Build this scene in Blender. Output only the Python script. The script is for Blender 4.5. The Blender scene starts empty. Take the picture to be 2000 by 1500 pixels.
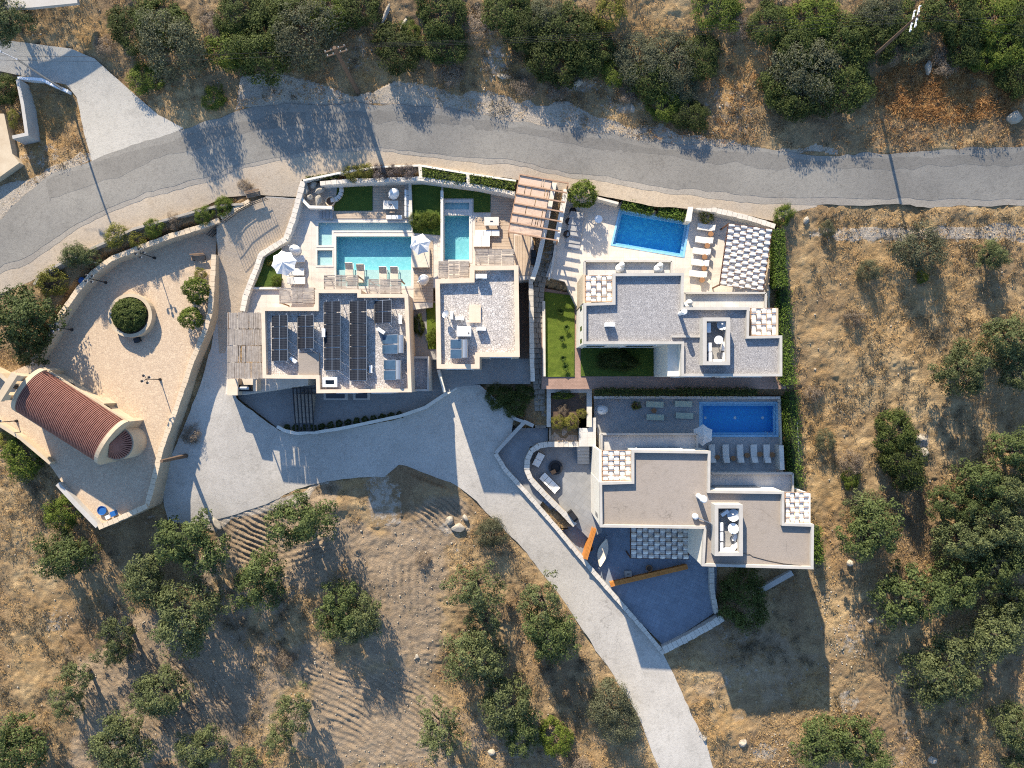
import bpy, math, random
import numpy as np
from mathutils import Vector, Matrix
from mathutils.geometry import delaunay_2d_cdt
random.seed(7); rng = np.random.default_rng(7)
scene = bpy.context.scene
COL = scene.collection
R = math.radians

# ------------------------------------------------------------------ camera, sky, sun, exposure
CH, FPX = 75.0, 1388.0                      # drone height (m) and focal length in photo pixels
cam_d = bpy.data.cameras.new('camera'); cam = bpy.data.objects.new('camera', cam_d); COL.objects.link(cam)
cam.location = (0, 0, CH); cam.rotation_euler = (0, 0, 0)
cam_d.sensor_fit = 'HORIZONTAL'; cam_d.sensor_width = 36.0; cam_d.lens = 36.0*FPX/2000.0
cam_d.clip_start = 1.0; cam_d.clip_end = 3000.0
scene.camera = cam
SUN_EL = R(27); SUN_H = Vector((-0.31, 0.95)).normalized()     # horizontal direction towards the sun
world = bpy.data.worlds.new('World'); scene.world = world; world.use_nodes = True
wn = world.node_tree.nodes; wl = world.node_tree.links
sky = wn.new('ShaderNodeTexSky'); sky.sky_type = 'NISHITA'; sky.sun_disc = False
sky.sun_elevation = SUN_EL; sky.sun_rotation = math.atan2(SUN_H.x, SUN_H.y)
sky.air_density = 1.0; sky.dust_density = 0.2; sky.ozone_density = 4.0
bg = wn.get('Background') or wn.new('ShaderNodeBackground'); bg.inputs['Strength'].default_value = 0.13
wl.new(sky.outputs[0], bg.inputs['Color'])
sun_d = bpy.data.lights.new('sun', 'SUN'); sun_d.energy = 5.0; sun_d.angle = R(0.53); sun_d.color = (1.0, 0.88, 0.70)
sun = bpy.data.objects.new('sun', sun_d); COL.objects.link(sun)
to_sun = Vector((SUN_H.x*math.cos(SUN_EL), SUN_H.y*math.cos(SUN_EL), math.sin(SUN_EL)))
sun.rotation_euler = (-to_sun).to_track_quat('-Z', 'Y').to_euler(); sun.location = to_sun*200
vs = scene.view_settings; vs.view_transform = 'Standard'; vs.look = 'None'; vs.gamma = 1.0; vs.exposure = 1.2
vs.use_curve_mapping = False
scene.cycles.use_denoising = False; scene.cycles.filter_width = 1.1
scene.cycles.max_bounces = 6; scene.cycles.transparent_max_bounces = 8

# ------------------------------------------------------------------ helpers
def P(px, py, z=0.0):
    k = (CH - z)/FPX
    return Vector(((px-1000.0)*k, -(py-750.0)*k, z))
def PS(pts, z): return [P(x, y, z) for x, y in pts]
def lin(c): return tuple((v/12.92 if v <= 0.04045 else ((v+0.055)/1.055)**2.4) for v in c)

class NT:
    def __init__(s, name):
        s.m = bpy.data.materials.new(name); s.m.use_nodes = True
        s.n = s.m.node_tree.nodes; s.l = s.m.node_tree.links
        s.b = s.n['Principled BSDF']; s.out = s.n['Material Output']
    def new(s, t, **kw):
        n = s.n.new(t)
        for k, v in kw.items(): setattr(n, k, v)
        return n
    def link(s, a, b): s.l.new(a, b)
    def pos(s):
        if not hasattr(s, '_p'): s._p = s.new('ShaderNodeNewGeometry').outputs['Position']
        return s._p
    def noise(s, scale, detail=4, rough=0.55, vec=None, dist=0.0):
        n = s.new('ShaderNodeTexNoise'); n.inputs['Scale'].default_value = scale
        n.inputs['Detail'].default_value = detail; n.inputs['Roughness'].default_value = rough
        n.inputs['Distortion'].default_value = dist
        s.link(vec or s.pos(), n.inputs['Vector']); return n.outputs['Fac']
    def voro(s, scale, feature='F1', vec=None, out='Distance'):
        n = s.new('ShaderNodeTexVoronoi'); n.feature = feature; n.inputs['Scale'].default_value = scale
        s.link(vec or s.pos(), n.inputs['Vector']); return n.outputs[out]
    def rng(s, v, a, b, c=0.0, d=1.0):
        n = s.new('ShaderNodeMapRange'); n.inputs[1].default_value = a; n.inputs[2].default_value = b
        n.inputs[3].default_value = c; n.inputs[4].default_value = d; s.link(v, n.inputs[0]); return n.outputs[0]
    def math(s, op, a, b=None):
        n = s.new('ShaderNodeMath', operation=op)
        for i, v in enumerate((a, b)):
            if v is None: continue
            if isinstance(v, (int, float)): n.inputs[i].default_value = v
            else: s.link(v, n.inputs[i])
        return n.outputs[0]
    def mix(s, f, a, b, mode='MIX'):
        n = s.new('ShaderNodeMix', data_type='RGBA', blend_type=mode)
        for sock, v in ((n.inputs[0], f), (n.inputs[6], a), (n.inputs[7], b)):
            if isinstance(v, (int, float)): sock.default_value = v
            elif isinstance(v, tuple): sock.default_value = (*v[:3], 1.0)
            else: s.link(v, sock)
        return n.outputs[2]
    def bump(s, h, strength, dist=0.05):
        n = s.new('ShaderNodeBump'); n.inputs['Strength'].default_value = strength; n.inputs['Distance'].default_value = dist
        s.link(h, n.inputs['Height']); s.link(n.outputs[0], s.b.inputs['Normal'])
    def color(s, c):
        if isinstance(c, tuple): s.b.inputs['Base Color'].default_value = (*c[:3], 1.0)
        else: s.link(c, s.b.inputs['Base Color'])
    def setp(s, rough=0.85, metal=0.0, spec=0.3):
        s.b.inputs['Roughness'].default_value = rough; s.b.inputs['Metallic'].default_value = metal
        s.b.inputs['Specular IOR Level'].default_value = spec

def mat(name, c1, c2=None, scale=2.0, rough=0.85, bump=0.0, bscale=25.0, fine=0.0, metal=0.0, spec=0.3, bdist=0.03):
    """painted / plastered / stone surface: two tones over broad noise plus a fine grain"""
    t = NT(name); t.setp(rough, metal, spec)
    if c2 is None: t.color(c1)
    else:
        f = t.rng(t.noise(scale, 6, 0.65), 0.32, 0.68)
        c = t.mix(f, c1, c2)
        if fine: c = t.mix(t.rng(t.noise(scale*9, 3), 0.3, 0.7, 1-fine, 1+fine*0.6), (0, 0, 0), c)
        t.color(c)
    if bump: t.bump(t.noise(bscale, 4), bump, bdist)
    return t.m

M = {}
M['white'] = mat('white_plaster', (0.70, 0.66, 0.58), (0.60, 0.56, 0.48), 1.2, 0.9, 0.2, 20, 0.04)
M['beige'] = mat('beige_plaster', (0.62, 0.50, 0.38), (0.54, 0.43, 0.32), 0.9, 0.9, 0.2, 20, 0.05)
M['cream'] = mat('cream_plaster', (0.50, 0.41, 0.29), (0.42, 0.33, 0.225), 0.8, 0.9, 0.2, 18, 0.06)
M['greypar'] = mat('pale_grey_plaster', (0.44, 0.415, 0.375), (0.37, 0.345, 0.31), 0.9, 0.9, 0.15, 20, 0.05)
M['stonewall'] = None
M['conc_roof0'] = mat('beige_roof_concrete', (0.36, 0.305, 0.26), (0.30, 0.25, 0.21), 0.5, 0.9, 0.12, 8, 0.07)
M['wood'] = mat('weathered_wood', (0.33, 0.22, 0.14), (0.24, 0.15, 0.09), 3, 0.75, 0.2, 30, 0.1)
M['deckwood'] = mat('pale_deck_wood', (0.48, 0.38, 0.28), (0.38, 0.29, 0.21), 1.6, 0.75, 0.2, 30, 0.1)
M['pergwood'] = mat('pergola_wood', (0.40, 0.25, 0.16), (0.30, 0.18, 0.11), 2, 0.75, 0.2, 30, 0.1)
M['brownwood'] = mat('dark_red_wood', (0.13, 0.065, 0.04), (0.09, 0.045, 0.03), 3, 0.7)
M['orangewood'] = mat('varnished_orange_wood', (0.50, 0.20, 0.045), (0.40, 0.15, 0.03), 2, 0.5, 0.15, 30)
M['darkmetal'] = mat('dark_metal', (0.03, 0.03, 0.032), None, rough=0.45, metal=0.3)
M['steel'] = mat('galvanised_steel', (0.45, 0.46, 0.47), (0.38, 0.39, 0.40), 5, 0.4, metal=0.7)
M['whitemetal'] = mat('white_painted_metal', (0.74, 0.74, 0.73), None, rough=0.45)
M['cloth'] = mat('white_cloth', (0.76, 0.74, 0.70), (0.68, 0.66, 0.62), 4, 0.95, 0.15, 40)
M['sail'] = mat('off_white_shade_cloth', (0.72, 0.67, 0.60), (0.62, 0.57, 0.50), 3, 0.95, 0.15, 50)
M['beigecloth'] = mat('beige_cloth', (0.60, 0.53, 0.43), (0.52, 0.45, 0.36), 4, 0.95)
M['greencloth'] = mat('pale_green_cloth', (0.50, 0.54, 0.42), (0.44, 0.48, 0.37), 4, 0.95)
M['black'] = mat('black_paint', (0.012, 0.012, 0.013), None, rough=0.5)
M['glass'] = mat('dark_window_glass', (0.02, 0.025, 0.03), None, rough=0.05, spec=0.6)
M['terracotta'] = mat('terracotta', (0.38, 0.16, 0.08), (0.30, 0.12, 0.06), 4, 0.8)
M['rope'] = mat('brown_woven_wood', (0.30, 0.16, 0.08), (0.22, 0.11, 0.05), 12, 0.8)
M['blue'] = mat('blue_plastic', (0.02, 0.10, 0.30), None, rough=0.4)
M['trunk'] = mat('bark', (0.12, 0.09, 0.065), (0.07, 0.05, 0.04), 5, 0.95, 0.5, 20)
M['polewood'] = mat('pole_wood', (0.15, 0.10, 0.065), (0.10, 0.065, 0.045), 3, 0.9, 0.3, 20)
M['soil'] = mat('garden_soil', (0.13, 0.085, 0.06), (0.08, 0.055, 0.04), 3, 0.95, 0.5, 15, 0.15)
M['rock'] = mat('pale_limestone', (0.38, 0.34, 0.275), (0.28, 0.245, 0.195), 2.5, 0.95, 0.5, 12, 0.12)
M['slabstone'] = mat('grey_brown_paving_stone', (0.27, 0.24, 0.20), (0.20, 0.18, 0.15), 1.3, 0.9, 0.3, 14, 0.1)
M['paver'] = None

def stone_mat(name, c1, c2, joint, sc=3.2, bump=0.7):
    t = NT(name); t.setp(0.9)
    cell = t.voro(sc, 'F1', out='Color'); edge = t.voro(sc, 'DISTANCE_TO_EDGE')
    sep = t.new('ShaderNodeSeparateColor'); t.link(cell, sep.inputs[0])
    c = t.mix(sep.outputs[0], c1, c2)
    c = t.mix(t.rng(t.noise(9, 4), 0.3, 0.7, 0.0, 0.35), c, joint)
    e = t.rng(edge, 0.0, 0.07)
    t.color(t.mix(e, joint, c)); t.bump(e, bump, 0.04); return t.m
M['stonewall'] = stone_mat('dry_stone_coping', (0.55, 0.49, 0.40), (0.42, 0.37, 0.30), (0.22, 0.19, 0.15), 3.0)
M['plaza'] = stone_mat('mosaic_plaza_paving', (0.56, 0.44, 0.31), (0.46, 0.35, 0.245), (0.33, 0.25, 0.18), 4.2, 0.25)
M['gravelroof'] = stone_mat('pebble_roof_grey', (0.41, 0.395, 0.385), (0.28, 0.268, 0.265), (0.17, 0.163, 0.165), 6.5, 0.6)
M['gravelroof2'] = stone_mat('pebble_roof_pale', (0.62, 0.575, 0.53), (0.42, 0.385, 0.355), (0.22, 0.20, 0.185), 4.6, 0.7)
M['ramp'] = stone_mat('ramp_cobbles', (0.52, 0.42, 0.31), (0.43, 0.345, 0.25), (0.30, 0.24, 0.18), 5.0, 0.25)

def tile_mat(name, c1, c2, joint, w=0.6, h=0.6, rot=0.0, mortar=0.012):
    t = NT(name); t.setp(0.75)
    mp = t.new('ShaderNodeMapping'); mp.inputs['Rotation'].default_value[2] = rot; t.link(t.pos(), mp.inputs[0])
    b = t.new('ShaderNodeTexBrick'); b.inputs['Scale'].default_value = 1.0
    b.inputs['Color1'].default_value = (*c1, 1); b.inputs['Color2'].default_value = (*c2, 1); b.inputs['Mortar'].default_value = (*joint, 1)
    b.inputs['Mortar Size'].default_value = mortar; b.inputs['Brick Width'].default_value = w; b.inputs['Row Height'].default_value = h
    b.offset = 0.0 if w == h else 0.5
    t.link(mp.outputs[0], b.inputs[0])
    f = t.rng(t.noise(0.9, 6, 0.65), 0.3, 0.7, 0.86, 1.10)
    t.color(t.mix(1.0, b.outputs[0], f, 'MULTIPLY')); return t.m
M['terrace'] = tile_mat('pale_terrace_tiles', (0.56, 0.50, 0.43), (0.53, 0.475, 0.41), (0.44, 0.39, 0.33), 0.8, 0.8)
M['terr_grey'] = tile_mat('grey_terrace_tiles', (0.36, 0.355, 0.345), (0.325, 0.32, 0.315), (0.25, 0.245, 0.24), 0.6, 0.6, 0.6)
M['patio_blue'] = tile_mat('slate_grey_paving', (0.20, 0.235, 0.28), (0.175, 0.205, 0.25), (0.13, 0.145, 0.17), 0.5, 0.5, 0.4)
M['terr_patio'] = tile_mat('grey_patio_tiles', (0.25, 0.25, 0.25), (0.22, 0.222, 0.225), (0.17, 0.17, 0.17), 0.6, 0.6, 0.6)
M['brickpath'] = tile_mat('brick_paving', (0.34, 0.22, 0.17), (0.29, 0.185, 0.14), (0.20, 0.14, 0.11), 0.3, 0.15)
M['balcony'] = tile_mat('balcony_tiles', (0.52, 0.50, 0.46), (0.49, 0.47, 0.44), (0.40, 0.38, 0.36), 0.6, 0.6)

def ground_paving(name, c1, c2, dust, dirt, crack=True, rough=1.0):
    """asphalt / concrete: broad patches, coarse and fine aggregate, dust, stains and hairline cracks"""
    t = NT(name); t.setp(0.92, spec=0.15)
    c = t.mix(t.rng(t.noise(0.22, 6, 0.65), 0.3, 0.7), c1, c2)
    c = t.mix(t.rng(t.noise(0.07, 5, 0.65), 0.42, 0.62), c, dust)
    c = t.mix(t.rng(t.noise(0.8, 8, 0.75), 0.52, 0.72, 0, 0.6), c, dirt)
    c = t.mix(t.rng(t.noise(2.3, 6, 0.75, dist=0.6), 0.56, 0.74, 0, 0.35), c, dust)
    c = t.mix(t.rng(t.noise(3.6, 4, 0.7), 0.25, 0.75, 1-0.24*rough, 1+0.2*rough), (0, 0, 0), c)
    c = t.mix(t.rng(t.noise(11, 3, 0.7), 0.25, 0.75, 1-0.34*rough, 1+0.28*rough), (0, 0, 0), c)
    if crack:
        wob = t.new('ShaderNodeVectorMath', operation='ADD'); nz = t.new('ShaderNodeTexNoise'); nz.inputs['Scale'].default_value = 0.9; nz.inputs['Detail'].default_value = 5
        t.link(t.pos(), nz.inputs['Vector']); t.link(t.pos(), wob.inputs[0]); t.link(nz.outputs['Color'], wob.inputs[1])
        e = t.voro(0.14, 'DISTANCE_TO_EDGE', wob.outputs[0])
        m = t.math('MULTIPLY', t.rng(e, 0.0, 0.004, 1, 0), t.rng(t.noise(0.2, 3), 0.52, 0.62))
        c = t.mix(t.math('MULTIPLY', m, 0.4), c, (0.07, 0.06, 0.05))
    t.color(c); t.bump(t.noise(9, 5, 0.75), 0.6, 0.04); return t.m
M['asphalt'] = ground_paving('worn_asphalt', (0.205, 0.19, 0.165), (0.25, 0.233, 0.205), (0.28, 0.26, 0.225), (0.17, 0.158, 0.14))
M['concrete'] = ground_paving('pale_concrete_drive', (0.39, 0.36, 0.315), (0.46, 0.425, 0.375), (0.54, 0.50, 0.44), (0.30, 0.275, 0.235), True, .9)
M['lane'] = ground_paving('pale_concrete_lane', (0.38, 0.355, 0.305), (0.44, 0.41, 0.355), (0.48, 0.445, 0.385), (0.31, 0.285, 0.245), False, .8)
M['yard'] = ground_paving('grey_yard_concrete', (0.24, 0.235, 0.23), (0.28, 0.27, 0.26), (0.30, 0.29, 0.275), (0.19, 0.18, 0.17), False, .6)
M['conc_roof'] = ground_paving('beige_roof_concrete', (0.265, 0.225, 0.185), (0.31, 0.265, 0.22), (0.30, 0.26, 0.225), (0.21, 0.18, 0.15), True, .55)
M['sand'] = ground_paving('sandy_shoulder', (0.46, 0.36, 0.25), (0.52, 0.42, 0.30), (0.44, 0.37, 0.29), (0.35, 0.27, 0.19), False)
M['shoulder'] = ground_paving('old_concrete_kerb_strip', (0.32, 0.285, 0.235), (0.38, 0.335, 0.275), (0.30, 0.27, 0.23), (0.23, 0.20, 0.17), False)

def new_obj(name, me, parent=None):
    o = bpy.data.objects.new(name, me); COL.objects.link(o)
    if parent is not None: o.parent = parent
    return o
def tag(o, label=None, cat=None, group=None, kind=None):
    for k, v in (('label', label), ('category', cat), ('group', group), ('kind', kind)):
        if v: o[k] = v
    return o
def thing(name, label, cat, loc=(0, 0, 0), group=None):
    o = bpy.data.objects.new(name, None); o.empty_display_size = 0.2; COL.objects.link(o); o.location = loc
    return tag(o, label, cat, group)

def pip(poly, X, Y):
    """vectorised point in polygon"""
    ins = np.zeros(X.shape, bool); n = len(poly)
    for i in range(n):
        x0, y0 = poly[i][0], poly[i][1]; x1, y1 = poly[(i+1) % n][0], poly[(i+1) % n][1]
        if y0 == y1: continue
        c = ((y0 > Y) != (y1 > Y)) & (X < (x1-x0)*(Y-y0)/(y1-y0)+x0)
        ins ^= c
    return ins
def area2(p): return sum(p[i][0]*p[(i+1) % len(p)][1]-p[(i+1) % len(p)][0]*p[i][1] for i in range(len(p)))
def offset_poly(p, d):
    """inward offset of a simple polygon (positive d shrinks)"""
    if area2(p) < 0: d = -d
    out = []; n = len(p)
    for i in range(n):
        a, b, c = Vector(p[i-1][:2]), Vector(p[i][:2]), Vector(p[(i+1) % n][:2])
        e1 = (b-a).normalized(); e2 = (c-b).normalized()
        n1 = Vector((-e1.y, e1.x)); n2 = Vector((-e2.y, e2.x))
        m = n1+n2; den = max(m.dot(n1), 0.3)
        q = b+m*(d/den); out.append(Vector((q.x, q.y, p[i][2] if len(p[i]) > 2 else 0)))
    return out
def strip_poly(pts, w):
    """polygon around a polyline, w = full width (m)"""
    L, Rr = [], []
    for i, p in enumerate(pts):
        p = Vector(p[:2]); a = Vector(pts[max(i-1, 0)][:2]); b = Vector(pts[min(i+1, len(pts)-1)][:2])
        e = []
        if (p-a).length > 1e-6: e.append((p-a).normalized())
        if (b-p).length > 1e-6: e.append((b-p).normalized())
        ns = [Vector((-v.y, v.x)) for v in e]; m = sum(ns, Vector((0, 0))); m = m/ max(m.dot(ns[0]), 0.4)
        L.append(p+m*w/2); Rr.append(p-m*w/2)
    return L, Rr

class MB:
    def __init__(s): s.v = []; s.f = []
    def add(s, vs_, fs):
        o = len(s.v); s.v += [Vector(v) for v in vs_]; s.f += [tuple(i+o for i in f) for f in fs]; return s
    def box(s, c, size, rz=0.0, rot=None):
        hx, hy, hz = size[0]/2, size[1]/2, size[2]/2; c = Vector(c)
        m = rot if rot is not None else Matrix.Rotation(rz, 3, 'Z')
        vs_ = [c+m@Vector((x, y, z)) for z in (-hz, hz) for x, y in ((-hx, -hy), (hx, -hy), (hx, hy), (-hx, hy))]
        return s.add(vs_, [(0, 3, 2, 1), (4, 5, 6, 7), (0, 1, 5, 4), (1, 2, 6, 5), (2, 3, 7, 6), (3, 0, 4, 7)])
    def prism(s, pts, zt, zb):
        """pts xy loop, zt / zb number or list"""
        if area2(pts) < 0:
            pts = pts[::-1]
            if not isinstance(zt, (int, float)): zt = zt[::-1]
            if not isinstance(zb, (int, float)): zb = zb[::-1]
        n = len(pts); T = [zt]*n if isinstance(zt, (int, float)) else zt; B = [zb]*n if isinstance(zb, (int, float)) else zb
        vs_ = [(p[0], p[1], t) for p, t in zip(pts, T)]+[(p[0], p[1], b) for p, b in zip(pts, B)]
        return s.add(vs_, [tuple(range(n)), tuple(range(2*n-1, n-1, -1))]+[(i, i+n, (i+1) % n+n, (i+1) % n) for i in range(n)])
    def bar(s, a, b, w, h=None):
        a, b = Vector(a), Vector(b); h = h or w; d = (b-a); L = d.length
        q = d.to_track_quat('X', 'Z').to_matrix()
        return s.box((a+b)/2, (L, w, h), rot=q)
    def tube(s, a, b, r0, r1=None, n=8, cap=True):
        a, b = Vector(a), Vector(b); r1 = r0 if r1 is None else r1
        q = (b-a).to_track_quat('Z', 'Y').to_matrix(); vs_ = []
        for c, r in ((a, r0), (b, r1)):
            for i in range(n):
                t = 2*math.pi*i/n; vs_.append(c+q@Vector((math.cos(t)*r, math.sin(t)*r, 0)))
        fs = [(i, (i+1) % n, (i+1) % n+n, i+n) for i in range(n)]
        if cap: fs += [tuple(range(n-1, -1, -1)), tuple(range(n, 2*n))]
        return s.add(vs_, fs)
    def lathe(s, c, prof, n=16, close=True):
        c = Vector(c); vs_ = []
        for r, z in prof:
            for i in range(n):
                t = 2*math.pi*i/n; vs_.append(c+Vector((math.cos(t)*r, math.sin(t)*r, z)))
        fs = []
        for j in range(len(prof)-1):
            for i in range(n): fs.append((j*n+i, j*n+(i+1) % n, (j+1)*n+(i+1) % n, (j+1)*n+i))
        if close:
            fs.append(tuple(range(n-1, -1, -1))); k = (len(prof)-1)*n; fs.append(tuple(range(k, k+n)))
        return s.add(vs_, fs)
    def wall(s, pts, w, zt, zb):
        """wall along a polyline; closed ends; zt/zb scalars or lists"""
        n = len(pts); L, Rr = strip_poly(pts, w)
        T = [zt]*n if isinstance(zt, (int, float)) else zt; B = [zb]*n if isinstance(zb, (int, float)) else zb
        vs_ = []
        for i in range(n): vs_ += [(L[i].x, L[i].y, T[i]), (Rr[i].x, Rr[i].y, T[i]), (Rr[i].x, Rr[i].y, B[i]), (L[i].x, L[i].y, B[i])]
        fs = [(0, 1, 2, 3), tuple(4*(n-1)+i for i in (3, 2, 1, 0))]
        for i in range(n-1):
            for j in range(4): fs.append((4*i+j, 4*i+(j+1) % 4, 4*i+4+(j+1) % 4, 4*i+4+j)[::-1])
        return s.add(vs_, fs)
    def ring(s, outer, inner, zt, zb):
        n = len(outer); vs_ = [(p[0], p[1], zt) for p in outer]+[(p[0], p[1], zt) for p in inner]+[(p[0], p[1], zb) for p in outer]+[(p[0], p[1], zb) for p in inner]
        fs = []
        for i in range(n):
            j = (i+1) % n
            fs += [(i, j, n+j, n+i), (2*n+i, 2*n+j, j, i), (n+i, n+j, 3*n+j, 3*n+i), (2*n+j, 2*n+i, 3*n+i, 3*n+j)]
        return s.add(vs_, fs)
    def build(s, name, m, parent=None, label=None, cat=None, group=None, kind=None, smooth=False, origin=True):
        me = bpy.data.meshes.new(name)
        c = Vector((0, 0, 0))
        if origin and s.v:
            xs = [v.x for v in s.v]; ys = [v.y for v in s.v]; c = Vector(((min(xs)+max(xs))/2, (min(ys)+max(ys))/2, min(v.z for v in s.v)))
        me.from_pydata([tuple(v-c) for v in s.v], [], s.f); me.validate()
        import bmesh
        bm = bmesh.new(); bm.from_mesh(me); bmesh.ops.recalc_face_normals(bm, faces=bm.faces); bm.to_mesh(me); bm.free()
        me.materials.append(M[m] if isinstance(m, str) else m)
        if smooth: me.polygons.foreach_set('use_smooth', [True]*len(me.polygons))
        o = new_obj(name, me, parent)
        o.location = c-(parent_world(parent) if parent is not None else Vector((0, 0, 0)))
        return tag(o, label, cat, group, kind)
def parent_world(o):
    v = Vector(o.location)
    while o.parent is not None: o = o.parent; v += Vector(o.location)
    return v
def np_mesh(name, V, F, m, parent=None, smooth=False, attr=None):
    me = bpy.data.meshes.new(name); V = np.asarray(V, np.float32); F = np.asarray(F, np.int32)
    me.vertices.add(len(V)); me.vertices.foreach_set('co', V.ravel())
    k = F.shape[1]; me.loops.add(F.size); me.loops.foreach_set('vertex_index', F.ravel())
    me.polygons.add(len(F)); me.polygons.foreach_set('loop_start', np.arange(0, F.size, k, dtype=np.int32))
    me.update(calc_edges=True)
    if smooth: me.polygons.foreach_set('use_smooth', np.ones(len(F), bool))
    for an, (dom, typ, data) in (attr or {}).items():
        a = me.attributes.new(an, typ, dom); a.data.foreach_set('color' if typ == 'FLOAT_COLOR' else 'value', np.asarray(data, np.float32).ravel())
    me.materials.append(M[m] if isinstance(m, str) else m)
    return me
def dup(root, loc, rz=0.0, label=None, sc=None, group=None):
    """copy of a thing with its parts and sub-parts"""
    def cp(o, par):
        c = o.copy(); COL.objects.link(c); c.parent = par
        for ch in o.children: cp(ch, c)
        return c
    r = cp(root, None); r.location = loc; r.rotation_euler = (0, 0, rz)
    if sc: r.scale = (sc, sc, sc) if isinstance(sc, (int, float)) else sc
    if label: r['label'] = label
    if group: r['group'] = group
    return r
class Proto:
    """first use moves the original, later uses copy it"""
    def __init__(s, root): s.root = root; s.used = False
    def put(s, loc, rz=0.0, label=None, sc=None, group=None):
        if s.used: return dup(s.root, loc, rz, label, sc, group)
        s.used = True; r = s.root; r.location = loc; r.rotation_euler = (0, 0, rz)
        if sc: r.scale = (sc, sc, sc) if isinstance(sc, (int, float)) else sc
        if label: r['label'] = label
        if group: r['group'] = group
        return r

# ------------------------------------------------------------------ terrain height
CTRL = [(-100,-60,3.5),(500,-60,4),(1000,-60,4),(1500,-60,4),(2100,-60,4),(300,60,2.2),(700,60,2.4),(1000,80,2),(1400,80,2.2),(1800,80,2.4),
 (0,470,-.6),(100,380,-.3),(300,320,0),(600,250,0),(900,260,0),(1200,300,0),(1500,340,0),(1800,345,0),(2100,340,0),(180,200,.1),(60,130,.2),
 (300,405,-.3),(560,340,-.1),(800,315,0),(1000,345,0),(1250,385,-.1),(1450,405,-.2),
 (-50,620,-1.4),(0,700,-2.2),(60,900,-4),(100,1050,-5.2),(0,1200,-6),(0,1500,-8.2),(-100,1560,-8.5),
 (500,430,-.9),(465,500,-1.8),(440,600,-2.6),(415,720,-3.2),(385,850,-3.7),(365,980,-4.3),(560,900,-4.8),(800,870,-4.8),(920,800,-4.8),(960,930,-5.2),
 (1050,1060,-5.9),(1170,1200,-6.8),(1290,1380,-7.7),(1340,1500,-8.3),(750,650,-4),(950,620,-4),(1090,650,-3),(1250,700,-3),(1250,830,-5.2),(1450,830,-5.3),
 (1350,1150,-7.3),(250,1150,-6),(500,1100,-6),(750,1100,-6),(300,1350,-7.3),(650,1400,-8),(900,1300,-7.8),(1000,1540,-9),(500,1540,-8.8),
 (1650,440,-.8),(1900,430,-.9),(1650,600,-2.2),(1900,620,-2.3),(1640,800,-4),(1900,820,-4),(1640,1000,-5.6),(1900,1000,-5.6),(1620,1200,-7),
 (1900,1250,-7.3),(1600,1450,-8.4),(1900,1480,-8.8),(2100,1540,-9)]
_c = np.array([[*P(a, b, z)[:2], z] for a, b, z in CTRL])
def _U(r2): return r2*np.log(r2+1e-9)*0.5
_n = len(_c); _D = ((_c[:, None, :2]-_c[None, :, :2])**2).sum(-1)
_A = np.zeros((_n+3, _n+3)); _A[:_n, :_n] = _U(_D)+np.eye(_n)*6.0; _A[:_n, _n] = 1; _A[:_n, _n+1:] = _c[:, :2]; _A[_n:, :_n] = _A[:_n, _n:].T
_w = np.linalg.solve(_A, np.r_[_c[:, 2], 0, 0, 0])
def G(x, y):
    x = np.clip(np.asarray(x, float), -66, 66); y = np.clip(np.asarray(y, float), -52, 50)
    z = _w[_n]+_w[_n+1]*x+_w[_n+2]*y
    for i in range(_n): z = z+_w[i]*_U((x-_c[i, 0])**2+(y-_c[i, 1])**2)
    return z
def Gf(x, y): return float(G(np.array([x]), np.array([y]))[0])
def PG(px, py, dz=0.0):
    """ground point seen at a pixel"""
    z = -2.0
    for _ in range(6):
        p = P(px, py, z+dz); z = Gf(p.x, p.y)
    p = P(px, py, z+dz); return Vector((p.x, p.y, z))
_perm = rng.random((256, 256))
def vnoise(x, y, s):
    x = x*s+1000.3; y = y*s+1000.7; xi = np.floor(x).astype(int); yi = np.floor(y).astype(int); fx = x-xi; fy = y-yi
    fx = fx*fx*(3-2*fx); fy = fy*fy*(3-2*fy); h = lambda a, b: _perm[a % 256, b % 256]
    return (h(xi, yi)*(1-fx)+h(xi+1, yi)*fx)*(1-fy)+(h(xi, yi+1)*(1-fx)+h(xi+1, yi+1)*fx)*fy-0.5
DEP = []        # (polygon xy, z or None for draped) : where the terrain sheet is pushed below something laid on it

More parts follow.
